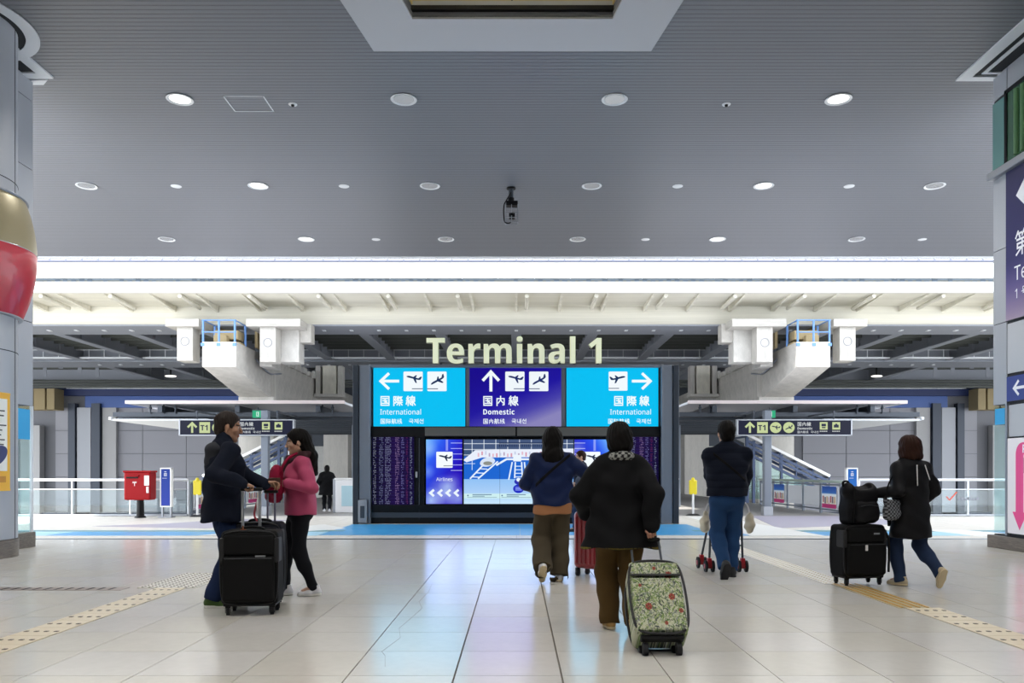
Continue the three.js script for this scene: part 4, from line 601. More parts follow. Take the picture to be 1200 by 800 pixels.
// ---------- the deck outside ----------
{
  const deckMap = noiseTexture(256, (u, v) => { const a = (u * 4) % 1, b = (v * 4) % 1; return (a < 0.012 || b < 0.012) ? 0.74 : 0.93 + 0.07 * n32(u, v); });
  mat('deck stone', 0xd9d4ca, 0.4, 0, { map: deckMap }); mat('wedge stone', 0x9c97a6, 0.45); mat('blue tile', 0x3f9fd8, 0.3); mat('pale blue tile', 0x9fd0e6, 0.35); mat('teal tile', 0x4f8f9c, 0.35); mat('white tile', 0xe6e6e2, 0.35);
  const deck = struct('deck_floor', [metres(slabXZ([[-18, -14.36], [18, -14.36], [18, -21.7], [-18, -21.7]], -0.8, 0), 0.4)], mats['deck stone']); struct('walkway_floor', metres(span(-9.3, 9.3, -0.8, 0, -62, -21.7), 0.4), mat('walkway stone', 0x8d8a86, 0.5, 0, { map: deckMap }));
  const inlay = (name, pts, m, y = 0.004) => put(name, slabXZ(pts, -0.01, y), mats[m], deck);
  for (let i = 0; i < 22; i++) { const x = -14 + i * 1.28; if (x + 1.26 < -3.4 || x > 3.6) { inlay('blue_tile', [[x, -15.0], [x + 1.27, -15.0], [x + 1.27, -15.95], [x, -15.95]], Math.abs(x) > 9.5 ? 'pale blue tile' : i % 5 === 2 ? 'pale blue tile' : 'blue tile'); } else { inlay('blue_tile', [[x, -15.1], [x + 1.27, -15.1], [x + 1.27, -16.7], [x, -16.7]], 'blue tile'); inlay('blue_tile', [[x, -16.72], [x + 1.27, -16.72], [x + 1.27, -18.2], [x, -18.2]], 'blue tile'); } }
  for (const [a, b] of [[-13.5, -3.5], [3.6, 13.2]]) inlay('teal_stripe', [[a, -16.05], [b, -16.05], [b, -16.35], [a, -16.35]], 'teal tile', 0.005);
  inlay('white_wedge', [[4.4, -14.9], [5.8, -14.9], [5.4, -21.3], [4.6, -21.3]], 'white tile', 0.007); inlay('white_wedge', [[-3.6, -16.8], [-5.2, -15.0], [-6.0, -15.0], [-4.4, -18.2]], 'white tile', 0.006); inlay('white_wedge', [[8.6, -14.9], [9.8, -14.9], [9.2, -16.5], [8.4, -16.5]], 'white tile', 0.006);
  inlay('grey_wedge', [[-9.4, -17.6], [-6.6, -16.9], [-5.6, -19.8], [-7.2, -20.4], [-8.2, -18.4]], 'wedge stone'); inlay('grey_wedge', [[5.6, -17.0], [9.3, -18.5], [9.3, -21.6], [6.4, -21.6]], 'wedge stone');
  struct('lower_roof', [span(-40, -9.5, -1.6, -1.3, -33.5, -22), span(9.5, 40, -1.6, -1.3, -33.5, -22)], mat('lower roof', 0x8e8c88, 0.9)); struct('ground', span(-60, 60, -5.2, -5, -110, -10), mats['asphalt']);
}
// ---------- railings ----------
function railing(label, x0, x1, z, n) {
  const t = thing('glass_railing', label, 'railing', [(x0 + x1) / 2, 0, z]), w = (x1 - x0) / n, L = x1 - x0;
  for (let i = 0; i < n; i++) put('glass_panel', rbox(w - 0.04, 0.62, 0.015, 0.003, -L / 2 + (i + 0.5) * w, 0.4, 0, 1), mats['tinted glass'], t);
  for (let i = 0; i <= n; i++) put('railing_post', rbox(0.05, 0.98, 0.05, 0.008, -L / 2 + i * w, 0.49, -0.04, 2), mats['steel'], t);
  put('handrail', rod(V(-L / 2, 0.99, -0.02), V(L / 2, 0.99, -0.02), 0.035, 14), mats['white trim'], t); put('mid_rail', rod(V(-L / 2, 0.73, -0.02), V(L / 2, 0.73, -0.02), 0.015, 10), mats['steel'], t); put('bottom_rail', rbox(L, 0.05, 0.06, 0.01, 0, 0.035, 0), mats['satin steel'], t);
  return t;
}
railing('long glass railing with white handrail behind the red letter box', -15.2, -8.9, -21.5, 4);
railing('long glass railing with white handrail behind the woman in the long black coat', 9.3, 15.2, -21.5, 4);
{ const s = thing('glass_sticker', 'red tick sticker with grey lettering on the railing glass behind the long black coat', 'sticker', [11.85, 0.52, -21.488]); put('red_tick', [bar(V(-0.2, 0.02, 0), V(-0.12, -0.08, 0), 0.004, 0.03), bar(V(-0.12, -0.08, 0), V(0.08, 0.14, 0), 0.004, 0.035)], mat('tick red', 0xc8503c, 0.5), s); put('grey_print', Array.from({ length: 6 }, (_, i) => span(0.1 + i * 0.1, 0.17 + i * 0.1, -0.08, -0.02 + (i % 2) * 0.03, -0.002, 0.002)), mats['girder grey'], s).userData.kind = 'stuff'; }
function barrier(label, x, dir) {                          // grey panel barrier running away beside the way to the canopy
  const t = thing('panel_barrier', label, 'barrier', [x, 0, -25.6]), L = 7.2, n = 5, poster = printed('advert' + dir, canvasTexture(256, 256, (c, w, h) => { const g = c.createLinearGradient(0, 0, 0, h); g.addColorStop(0, '#17479c'); g.addColorStop(0.3, '#2f6fc0'); g.addColorStop(0.36, '#e8f0f4'); g.addColorStop(0.8, '#e6e2d4'); g.addColorStop(0.82, '#b81f68'); g.addColorStop(1, '#c03a7c'); c.fillStyle = g; c.fillRect(0, 0, w, h); const r = rng(3); for (let i = 0; i < 7; i++) { c.fillStyle = ['#b04048', '#4a3a54', '#c8a070', '#d8b0b8'][i % 4]; c.fillRect(18 + i * 33, 128 - r() * 20, 22, 76); } }));
  for (let i = 0; i <= n; i++) put('barrier_post', rbox(0.07, 0.95, 0.07, 0.01, 0, 0.475, -L / 2 + i * L / n, 2), mats['post grey'], t);
  for (let i = 0; i < n; i++) { const z = -L / 2 + (i + 0.5) * L / n, ad = i === 1 || i === 4; put('barrier_panel', span(-0.02, 0.02, 0.2, 0.78, z - L / n / 2 + 0.1, z + L / n / 2 - 0.1), mats['white trim'], t);
    if (ad) { const [g, m] = facePlate(1.05, 0.62, 0.02, poster, mats['white trim']); put('advert', g, m, t, [-dir * 0.04, 0.48, z], [0, -dir * Math.PI / 2, 0]); } }
  put('top_rail', rbox(0.12, 0.08, L + 0.3, 0.02, 0, 0.93, 0), mat('rail green', 0x9aa89e, 0.5), t); put('lower_rail', [span(-0.02, 0.02, 0.1, 0.14, -L / 2, L / 2), span(-0.02, 0.02, 0.82, 0.86, -L / 2, L / 2)], mats['post grey'], t);
}
barrier('grey barrier with two advert posters behind the black backpack', 9.0, 1); barrier('grey barrier with posters behind the couple handing things over', -9.0, -1);
// ---------- canopies over the ways to the terminal ----------
function canopy(label, sx) {
  const t = thing('canopy', label, 'canopy', [0, 0, -24]), x = (a) => sx * a, W = mats['white trim'], D = mats['dark steel'];
  const plate = (pts, y0, y1) => slabXZ(sx > 0 ? pts : pts.map(([a, b]) => [-a, b]).reverse(), y0, y1);
  put('roof_plate', plate([[5.1, 0.5], [11.55, 0.5], [11.55, -9.5], [5.1, -9.5]], 3.22, 3.3), mat('canopy sheet' + sx, 0x9c9ea6, 0.8, 0, { transmission: 0.12, thickness: 0 }), t);
  put('roof_wing', bar(V(x(4.72), 3.12, -4.5), V(x(5.12), 3.26, -4.5), 10, 0.06), W, t); put('roof_fascia', rbox(6.5, 0.1, 0.05, 0.01, x(8.32), 3.27, 0.52), mat('canopy edge' + sx, 0xd4c6c4, 0.5), t);
  put('lower_plate', plate([[9.2, 0.3], [12.1, 0.3], [12.1, -9.5], [9.2, -9.5]], 2.74, 2.79), W, t);
  put('front_beam', [rbox(7.2, 0.14, 0.22, 0.01, x(8.5), 2.93, 0.1), rbox(7.3, 0.1, 0.1, 0.01, x(8.45), 2.82, -0.2)], D, t); put('tip_light', rbox(0.09, 0.09, 0.09, 0.02, x(12.12), 2.8, 0.3), W, t);
  const slats = []; for (let i = 0; i < 10; i++) slats.push(rbox(7, 0.12, 0.12, 0.01, x(8.4), 2.86, -0.9 - i * 1.0)); each('cross_beam', slats, D, t);
  for (const a of [5.9, 8.3, 10.6]) put('long_beam', rbox(0.14, 0.2, 10, 0.01, x(a), 3.08, -4.6), D, t);
  for (const a of [10.2, 10.55, 10.95, 5.5, 5.8]) put('strut', [rod(V(x(a), 2.95, 0.25), V(x(a), 3.24, 0.25), 0.025, 8), new THREE.SphereGeometry(0.05, 10, 8).translate(x(a), 3.12, 0.25)], D, t);
  put('canopy_post', rbox(0.2, 2.9, 0.2, 0.015, x(6.95), 1.45, 2.0), mats['post grey'], t); put('post_foot', rbox(0.26, 0.25, 0.26, 0.01, x(6.95), 0.125, 2.0), mats['satin steel'], t);
  put('post_bracket', bar(V(x(6.95), 2.86, 2.05), V(x(6.95), 2.86, -0.2), 0.12, 0.14), D, t);
  for (const z of [-3.5, -8.5]) put('canopy_post', rbox(0.16, 3.0, 0.16, 0.015, x(5.6), 1.5, z), mats['post grey'], t); 
}
canopy('white and dark steel canopy over the walkway on the letter box side of the board', -1); canopy('white and dark steel canopy over the walkway behind the man with the walker', 1);
// ---------- hanging direction signs and exit signs ----------
{
  const tex = canvasTexture(1056, 144, (c, w, h) => {
    c.fillStyle = '#131838'; c.fillRect(0, 0, w, h); const y = '#e2f0b0'; c.strokeStyle = c.fillStyle = y; arrow(c, 110, 72, 104, -Math.PI / 2, 20);
    c.fillRect(178, 18, 100, 108); for (const x of [352, 476]) { c.beginPath(); c.arc(x, 72, 54, 0, 7); c.fill(); } c.fillRect(766, 18, 74, 74); c.fillRect(884, 18, 74, 74); c.fillStyle = '#262c4c'; c.font = 'bold 74px sans-serif'; c.fillText('T1', 186, 100); plane(c, 352, 66, 84, 0.28); plane(c, 476, 74, 84, -0.4);
    c.fillRect(782, 34, 42, 26); c.fillRect(786, 66, 34, 12); c.fillRect(898, 44, 46, 28); c.fillRect(912, 34, 18, 12); c.fillStyle = c.strokeStyle = '#f0f4f4'; cjk(c, '国内線', 556, 18, 40, 11, 1.1); c.font = 'bold 32px sans-serif'; c.fillText('Domestic', 554, 92); cjk(c, '国内航线', 556, 104, 24, 11, 1.1); cjk(c, '국내선', 680, 104, 24, 11, 1.1); for (const x of [766, 884]) for (let i = 0; i < 5; i++) c.fillRect(x + i * 15, 104, 10, 10);
  });
  const m = lit('hanging sign face', tex, 0.7);
  for (const [s, x, label] of [[-1, -7.66, 'long navy hanging sign with arrow and T1 above the man and woman with suitcases'], [1, 7.62, 'long navy hanging sign with T1 beside the head of the man with the walker']]) {
    const t = thing('hanging_sign', label, 'sign', [x, 2.42, -21.8]); const [g, ms] = facePlate(3.08, 0.4, 0.12, m, mats['dark steel']); put('sign_face', g, ms, t); put('sign_frame', [rbox(3.14, 0.03, 0.16, 0.005, 0, 0.21, 0), rbox(3.14, 0.03, 0.16, 0.005, 0, -0.21, 0), rbox(0.04, 0.44, 0.16, 0.005, 1.56, 0, 0), rbox(0.04, 0.44, 0.16, 0.005, -1.56, 0, 0)], mats['satin steel'], t);
    for (const q of [-1.1, 1.1]) put('hanger', [rod(V(q, 0.22, 0), V(q, 0.44, 0), 0.018, 8), bar(V(q, 0.44, 0.05), V(q, 0.44, -1.85), 0.05, 0.05)], mats['dark steel'], t);
    const e = thing('exit_sign', s < 0 ? 'small green exit sign above the head of the man in the dark jacket' : 'small green exit sign under the canopy near the man with the walker', 'exit sign', [s < 0 ? -7.72 : 7.58, 2.93, -23.7]);
    const [eg, em] = facePlate(0.3, 0.22, 0.06, lit('exit face' + s, canvasTexture(128, 96, (c, w, h) => { c.fillStyle = '#28b884'; c.fillRect(0, 0, w, h); c.fillStyle = '#d8fff0'; c.fillRect(48, 18, 36, 62); c.fillStyle = '#28b884'; c.beginPath(); c.arc(64, 32, 7, 0, 7); c.fill(); c.fillRect(58, 40, 12, 22); c.fillRect(54, 62, 7, 14); c.fillRect(68, 60, 10, 7); }), 0.8), mats['dark steel']); put('sign_face', eg, em, e); put('bracket', [rbox(0.04, 0.1, 0.04, 0.005, 0, 0.15, 0), rbox(0.34, 0.03, 0.1, 0.005, 0, 0.12, 0)], mats['dark steel'], e);
  }
}
// ---------- sloping stair shelters beyond the barriers ----------
function shelter(label, s) {
  const t = thing('stair_shelter', label, 'stair shelter', [0, 0, -31]), x = (a) => s * a, D = mat('shelter blue steel' + s, 0x3c4a66, 0.45, 0.3), top = [x(9.0), 2.55], end = [x(12.2), 0.95];
  const slope = (y, z) => bar(V(top[0], top[1] + y, z), V(end[0], end[1] + y, z), 0.08, 0.1);
  put('roof', bar(V(top[0], top[1] + 0.1, -0.9), V(end[0], end[1] + 0.1, -0.9), 2.0, 0.05), mats['white trim'], t); put('roof_edge', slope(0.1, 0.12), mats['white enamel'], t);
  each('slope_rail', [slope(-0.12, 0.05), slope(-0.3, 0.05), slope(-0.62, 0.05), slope(-0.12, -1.8)], D, t);
  for (let i = 0; i < 6; i++) { const u = i / 5, px = top[0] + (end[0] - top[0]) * u, py = top[1] + (end[1] - top[1]) * u; put('rib', [bar(V(px, py + 0.04, 0.1), V(px, py + 0.04, -1.9), 0.05, 0.08), bar(V(px, py, 0.05), V(px, py - 0.62, 0.05), 0.05, 0.05)], D, t); }
  for (const [u, w] of [[0, 0.12], [0.08, 0.1], [0.42, 0.08]]) { const px = top[0] + (end[0] - top[0]) * u; put('shelter_post', span(px - w / 2, px + w / 2, 0, top[1] + (end[1] - top[1]) * u, -0.02, 0.1), D, t); }
  const tri = s > 0 ? [[9.1, 0.15], [12.1, 0.15], [12.1, 0.4], [9.1, 1.9]] : [[-12.1, 0.15], [-9.1, 0.15], [-9.1, 1.9], [-12.1, 0.4]]; put('glass_side', prism(tri, 0.02), mats['clear glass'], t);
  put('stair_body', prism(s > 0 ? [[8.9, 0.1], [12.4, -1.9], [12.4, -2.4], [8.9, -0.5]] : [[-12.4, -1.9], [-8.9, 0.1], [-8.9, -0.5], [-12.4, -2.4]], 1.6).translate(0, 0, -0.9), mats['satin steel'], t);
}
shelter('sloping glass stair shelter behind the man in the dark jacket', -1); shelter('sloping glass stair shelter above the barrier with adverts', 1);
// ---------- letter box, pylon signs, warning stands, gates ----------
{
  const t = thing('letter_box', 'red letter box on a dark pedestal in front of the glass railing', 'letter box', [-9.9, 0, -20.9], 0.12), red = mat('letter box red', 0x98060f, 0.6, 0, { specularIntensity: 0.5 });
  put('body', rbox(0.66, 0.74, 0.5, 0.05, 0, 0.84, 0), red, t); put('cap', rbox(0.7, 0.05, 0.54, 0.02, 0, 1.215, 0), red, t); put('pedestal', [cyl(0.1, 0.085, 0.46, 0, 0.24, 0), cyl(0.15, 0.12, 0.05, 0, 0.025, 0)], mats['near black'], t);
  put('mail_slot', rbox(0.3, 0.05, 0.03, 0.01, -0.12, 1.06, 0.25), mats['near black'], t); put('slot_shade', rbox(0.34, 0.04, 0.07, 0.01, -0.12, 1.1, 0.27), red, t); put('info_plate', [rbox(0.12, 0.26, 0.01, 0.004, 0.24, 0.98, 0.252), rbox(0.06, 0.16, 0.01, 0.004, 0.26, 0.74, 0.252)], mats['white enamel'], t);
  const mk = put('postal_mark', [span(-0.05, 0.05, 0.98, 0.992, 0.25, 0.255), span(-0.05, 0.05, 0.955, 0.967, 0.25, 0.255), span(-0.007, 0.007, 0.88, 0.967, 0.25, 0.255)], mats['white enamel'], t, [-0.06, -0.04, 0]); put('side_seam', span(-0.335, -0.328, 0.5, 1.18, -0.02, 0.0), mats['near black'], t);
}
function pylon(label, x, z, hue) {
  const t = thing('pylon_sign', label, 'sign', [x, 0, z]), tex = canvasTexture(96, 320, (c, w, h) => { const g = c.createLinearGradient(0, 0, 0, h); g.addColorStop(0, hue[0]); g.addColorStop(1, hue[1]); c.fillStyle = g; c.fillRect(0, 0, w, h); c.fillStyle = '#dfeaff'; c.fillRect(34, 20, 24, 8); c.fillRect(30, 36, 32, 26); c.fillStyle = hue[0]; c.fillRect(38, 44, 6, 10); c.fillRect(50, 44, 6, 10); c.fillStyle = '#dfeaff'; c.fillRect(12, 78, 50, 4); });
  const [g, m] = facePlate(0.23, 0.96, 0.1, lit('pylon face' + x, tex, 0.75), mats['white enamel']); put('sign_face', g, m, t, [0, 0.8, 0.02]); put('sign_case', [rbox(0.3, 0.03, 0.14, 0.005, 0, 1.3, 0.0), rbox(0.03, 1.02, 0.14, 0.005, -0.135, 0.8, 0), rbox(0.03, 1.02, 0.14, 0.005, 0.135, 0.8, 0), rbox(0.3, 0.03, 0.14, 0.005, 0, 0.29, 0)], mats['white enamel'], t);
  put('legs', [rbox(0.05, 0.3, 0.06, 0.005, -0.11, 0.15, 0), rbox(0.05, 0.3, 0.06, 0.005, 0.11, 0.15, 0)], mats['satin steel'], t); put('foot_plate', rbox(0.34, 0.03, 0.3, 0.005, 0, 0.015, 0), mats['satin steel'], t);
}
pylon('blue pylon sign with white edges next to the red letter box', -9.25, -21.0, ['#2a4cb8', '#4258d0']); pylon('bright blue pylon sign standing behind the black backpack', 8.95, -21.2, ['#1d6fd0', '#2f86ea']);
function stand(label, x, z) { const t = thing('warning_stand', label, 'stand', [x, 0, z]), y = mat('stand yellow' + x, 0xe2cf1c, 0.5); put('pole', cyl(0.03, 0.03, 0.7, 0, 0.36, 0, 12), mats['white plastic'], t); put('foot', lathe([[0, 0.05], [0.12, 0.045], [0.2, 0.01], [0.2, 0]], 24), mats['near black'], t); put('sign_head', [rbox(0.22, 0.4, 0.06, 0.03, 0, 0.78, 0), cyl(0.07, 0.03, 0.1, 0, 1.0, 0, 16)], y, t); }
stand('yellow warning stand on a white pole beside the blue pylon sign', -8.6, -21.4); stand('yellow warning stand on a white pole beside the white gate counter', 4.9, -22.0);
function gate(label, x, z) { const t = thing('gate_counter', label, 'counter', [x, 0, z]); put('body', rbox(0.75, 0.98, 0.5, 0.03, 0, 0.49, 0), mats['white plastic'], t); put('top', rbox(0.8, 0.05, 0.55, 0.015, 0, 1.0, 0), mats['white enamel'], t); put('front_glass', rbox(0.5, 0.6, 0.02, 0.005, 0.06, 0.5, 0.255), mat('gate glass' + x, 0xb4d4de, 0.15), t); put('side_post', rbox(0.1, 1.0, 0.3, 0.01, -0.42, 0.5, 0), mats['satin steel'], t); }
gate('white gate counter beside the left edge of the information board', -4.95, -23.6); gate('white gate counter at the right edge of the information board', 4.35, -23.4);
// ---------- elevated road with its piers ----------
{
  const road = structGroup('elevated_road', [0, 0, 0]);
  put('deck_slab', span(-46, 46, 7.92, 8.35, -64, -29.6), mats['deck soffit'], road); put('fascia', span(-46, 46, 7.86, 8.25, -29.6, -29.4), mats['white concrete'], road);
  put('overhang_soffit', span(-46, 46, 7.885, 7.92, -32, -29.62), mats['cream steel'], road); put('parapet_base', span(-46, 46, 8.25, 8.42, -29.75, -29.6), mat('parapet grey', 0x55616c, 0.7), road); const pg = span(-0.665, 0.665, 8.42, 8.98, -0.06, 0.06); for (let i = -15; i <= 15; i++) put('parapet_panel', pg, mats['white concrete'], road, [i * 1.345, 0, -29.55]); for (const s of [-1, 1]) put('parapet_panel', span(s * 21, s * 46, 8.42, 8.98, -29.61, -29.49), mats['white concrete'], road);
  put('parapet_rail', [rod(V(-46, 9.2, -29.6), V(46, 9.2, -29.6), 0.05, 8), span(-46, 46, 9.02, 9.1, -29.65, -29.5)], mat('parapet rail grey', 0x5c6070, 0.6), road);
  const rp = []; for (let i = -40; i <= 40; i++) rp.push(span(i * 0.6 - 0.03, i * 0.6 + 0.03, 8.98, 9.2, -29.62, -29.56)); put('parapet_rail_posts', rp, mats['girder grey'], road).userData.kind = 'stuff';
  const drain = []; for (let i = -70; i <= 70; i++) drain.push(span(i * 0.3 - 0.09, i * 0.3 + 0.05 + 0.06 * rand(), 8.26, 8.3 + 0.1 * rand(), -29.6, -29.58)); put('parapet_openings', drain, mat('opening grey', 0x3c4854, 0.8), road).userData.kind = 'stuff';
  for (let i = -11; i <= 11; i++) put('bracket', prism([[-29.62, 7.92], [-32.0, 7.92], [-32.0, 7.66], [-31.8, 7.68], [-29.62, 7.86]].map(([a, b]) => [a, b]), 0.1).rotateY(-Math.PI / 2).translate(i * 1.72, 0, 0), mats['cream steel'], road);
  for (let i = -8; i <= 8; i++) put('drain_pipe', rod(V(i * 2.6 + 0.4, 7.8, -29.7), V(i * 2.6 + 0.4, 7.72, -31.6), 0.08, 12), mats['cream steel'], road);
  for (const [zf, zb, m] of [[-32, -33.9, 'cream steel'], [-42.3, -44.6, 'girder grey'], [-52, -54, 'girder grey']]) {
    const g = put('girder', [span(-46, 46, 7.14, 7.95, zb + 0.05, zf - 0.05)], mats[m], road); put('girder_flange', span(-46, 46, 7.08, 7.14, zb - 0.05, zf + 0.05), mats['girder grey'], g);
    const bolts = []; for (let i = -20; i <= 20; i++) bolts.push(rbox(0.14, 0.03, 0.22, 0.01, i * 1.14, 7.07, (zf + zb) / 2, 1)); put('flange_plates', bolts, mats['white trim'], g).userData.kind = 'stuff';
  }
  for (const [za, zc] of [[-34, -42.3], [-44.6, -52]]) for (let i = -7; i <= 7; i++) { put('cross_beam', [span(i * 3.3 - 0.03, i * 3.3 + 0.03, 7.2, 7.95, zc, za), span(i * 3.3 - 0.22, i * 3.3 + 0.22, 7.14, 7.2, zc, za)], mats['girder grey'], road); }
  const ribs = []; for (let i = -9; i <= 9; i++) for (const z of [-36, -38, -40, -46, -48, -50]) ribs.push(span(i * 3.3 - 0.12, i * 3.3 + 0.12, 7.2, 7.95, z - 0.02, z + 0.02)); put('stiffeners', ribs, mats['girder grey'], road).userData.kind = 'stuff';
  const stringers = []; for (let k = 0; k < 8; k++) stringers.push(span(-46, 46, 7.62, 7.94, -35.2 - k * 0.9, -35.1 - k * 0.9)); put('stringers', stringers, mats['deck soffit'], road).userData.kind = 'stuff';
  const walk = []; for (const z of [-41.6]) { for (let i = -34; i <= 34; i++) walk.push(span(i * 0.8 - 0.012, i * 0.8 + 0.012, 7.2, 8.3, z - 0.012, z + 0.012)); for (const y of [7.22, 7.6, 8.0]) walk.push(span(-27, 27, y - 0.014, y + 0.014, z - 0.014, z + 0.014)); walk.push(span(-27, 27, 7.16, 7.21, z - 0.3, z + 0.02)); } put('inspection_rail', walk, mats['white trim'], road).userData.kind = 'stuff';
  for (let i = 0; i < 3; i++) put('service_pipe', rod(V(-46, 7.0 - i * 0.22, -50.5 + i * 0.4), V(46, 7.0 - i * 0.22, -50.5 + i * 0.4), 0.08, 8), mats['deck soffit'], road);
}
mat('pier concrete', 0xc2beb6, 0.85, 0, { map: concreteMap });
function pier(label, s, railSide) {
  const t = thing('bridge_pier', label, 'pier', [0, 0, -34]), x = (a) => s * a, C = mats['pier concrete'];
  const a0 = 10.58, a1 = 11.87; // crosshead, narrow and long, tapering down towards its column
  put('crosshead', prism([[4, 6.1], [4, 5.2], [-0.1, 4.42], [-18, 4.42], [-18, 6.1]], a1 - a0, 0.02).rotateY(-Math.PI / 2).translate(x((a0 + a1) / 2), 0, 0), C, t);
  put('column', [span(x(10.4), x(11.9), -5, 4.42, -2.2, 0), span(x(10.38), x(10.6), -5, 5.4, -0.6, -0.2)], C, t); put('column', span(x(10.4), x(11.9), -5, 4.42, -17, -15), C, t);
  put('cap_plate', rbox(1.3, 0.3, 1.6, 0.02, x(12.85), 6.95, 2.7), C, t); put('cap_plate', [rbox(2.1, 0.3, 1.6, 0.02, x(9.35), 6.95, 2.7), rbox(0.7, 0.75, 0.6, 0.02, x(8.5), 6.72, 2.2)], C, t); put('gusset', [rbox(0.12, 0.9, 1.0, 0.01, x(12.1), 6.65, 1.6), rbox(0.12, 0.9, 1.0, 0.01, x(10.45), 6.65, 1.6)], mats['rust beige'], t);
  for (const [a, w, y0, d] of [[12.8, 0.62, 5.5, 3.0], [9.6, 0.62, 5.45, 3.0]]) { const b = put('stopper_block', rbox(w, 6.85 - y0, 0.7, 0.02, x(a), (6.85 + y0) / 2, d), C, t); put('anchor_ring', new THREE.TorusGeometry(0.16, 0.012, 8, 24).translate(x(a), y0 + 0.75, d + 0.355), mats['girder grey'], b); }
  put('stopper_side', [rbox(0.8, 1.3, 0.8, 0.02, x(9.0), 6.2, 2.2), rbox(0.5, 0.6, 1.2, 0.02, x(10.1), 5.75, 1.4)], mats['concrete'], t);
  put('bearing', [rbox(0.9, 0.35, 0.7, 0.02, x(11.2), 6.5, 3.0), rbox(1.1, 0.1, 0.9, 0.01, x(11.2), 6.16, 3.0), rbox(0.5, 0.3, 0.4, 0.02, x(11.35), 6.3, 3.4)], mats['rust beige'], t);
  const rail = []; for (const a of [10.65, 11.25, 11.85]) { rail.push(rod(V(x(a), 6.0, 3.97), V(x(a), 6.95, 3.97), 0.04, 8), rbox(0.14, 0.12, 0.08, 0.01, x(a), 6.02, 4.0)); } for (const y of [6.5, 6.95]) rail.push(rod(V(x(10.6), y, 3.97), V(x(11.9), y, 3.97), 0.025, 8)); for (const a of [10.65, 11.85]) { rail.push(rod(V(x(a), 6.95, 3.97), V(x(a), 6.95, 2.4), 0.025, 8), rod(V(x(a), 6.0, 2.8), V(x(a), 6.95, 2.8), 0.05, 8)); } each('guard_bar', rail, mats['blue paint'], t);
  const steps = []; for (let i = 0; i < 9; i++) steps.push(span(x(10.45), x(10.6), 6.1 - 0.02, 6.45 - (i % 3) * 0.08, -0.6 - i * 1.1, -1.3 - i * 1.1)); put('shear_keys', steps, mats['concrete'], t).userData.kind = 'stuff';
  for (const d of [-7.7]) { const b = put('stopper_block', rbox(0.7, 1.5, 0.7, 0.02, x(9.75), 6.0, d), mats['cream steel'], t); put('block_frame', [rbox(0.25, 1.5, 0.6, 0.02, x(9.2), 6.0, d), rbox(0.25, 1.5, 0.6, 0.02, x(10.35), 6.0, d), rbox(1.5, 0.15, 0.9, 0.02, x(9.8), 5.2, d)], mats['concrete'], b); }
  put('conduit', tube([V(x(10.52), 5.6, -1.5), V(x(10.5), 5.4, 0.2), V(x(10.5), 5.75, 2)], 0.035, 20), mats['girder grey'], t);
}
pier('white bridge pier with blue guard rail above the letter box side canopy', -1); pier('white bridge pier with blue guard rail above the man with the walker', 1);
// ---------- station building behind the elevated road ----------
mat('building panel', 0x94949a, 0.6); mat('building back', 0x74757a, 0.7); mat('building panel light', 0xa9a8a8, 0.6); mat('building blue', 0x182a5c, 0.5); mat('building blue glow', 0x3a5a9c, 0.4); mat('pilaster dark', 0x3a4250, 0.5); mat('pilaster light', 0xa7aab0, 0.6);
function station(label, s) {
  const t = thing('station_building', label, 'building', [0, 0, -58]), x = (a) => s * a;
  put('wall', span(x(18.6), x(44), -5, 6.8, -1.2, -0.3), mats['building back'], t); put('wall_return', span(x(18.6), x(18.9), -5, 6.4, -8, -0.3), mats['building panel'], t);
  const pg = box(3.16, 1.66, 0.12); for (let i = 0; i < 4; i++) for (let j = 0; j < 6; j++) put('wall_panel', pg, mats['building panel'], t, [x(22.6 + i * 3.2), -3.6 + j * 1.7 + 0.2, -0.25]);
  for (let i = 0; i < 2; i++) for (let j = 0; j < 6; j++) put('wall_panel', pg, mats['building panel'], t, [x(38.6 + i * 3.2), -3.6 + j * 1.7 + 0.2, -0.25]);
  put('pilaster', span(x(32.1), x(32.6), -5, 6.2, -0.2, 0.3), mats['pilaster dark'], t); put('pilaster', span(x(31), x(32), -5, 5.9, -0.2, 0.2), mats['pilaster light'], t); put('pilaster', span(x(30.3), x(30.9), -5, 6.2, -0.2, 0.3), mats['pilaster dark'], t); put('pilaster', span(x(29.2), x(30.2), -5, 5.9, -0.2, 0.1), mats['building panel light'], t); put('pilaster', span(x(19.6), x(20.2), -5, 6.2, -0.2, 0.3), mats['pilaster dark'], t); put('pilaster', span(x(18.4), x(19.2), -5, 6.2, -0.2, 0.3), mats['building panel light'], t); put('pilaster', span(x(34.6), x(36), -5, 4.6, -0.2, 0.4), mats['building panel light'], t);
  put('blue_fascia', rbox(15.5, 0.5, 0.5, 0.03, x(25.4), 7.0, 0.1), mats['building blue'], t); put('blue_band', rbox(12.2, 0.85, 0.2, 0.02, x(25.4), 6.33, -0.05), mats['building blue glow'], t);
  put('fascia_light', rbox(14.2, 0.08, 0.3, 0.02, x(25.6), 7.28, 0.2), mats['white trim'], t);
  for (const [a, w] of [[33.1, 0.55], [33.9, 0.8], [34.9, 0.9]]) put('plant_box', rbox(w, 1.5, 1.2, 0.02, x(a), 6.4, 1.0), mats['rust beige'], t);
  put('upper_wall', span(x(14), x(46), 6.2, 8.6, -0.9, -0.4), mats['pilaster dark'], t); put('lower_band', span(x(18.8), x(44), -2.6, -1.7, -0.28, 0.2), mats['pilaster dark'], t);
}
station('long grey panelled station wall with a blue fascia behind the red letter box', -1); station('long grey panelled station wall with blue fascia behind the backpack and long black coat', 1);
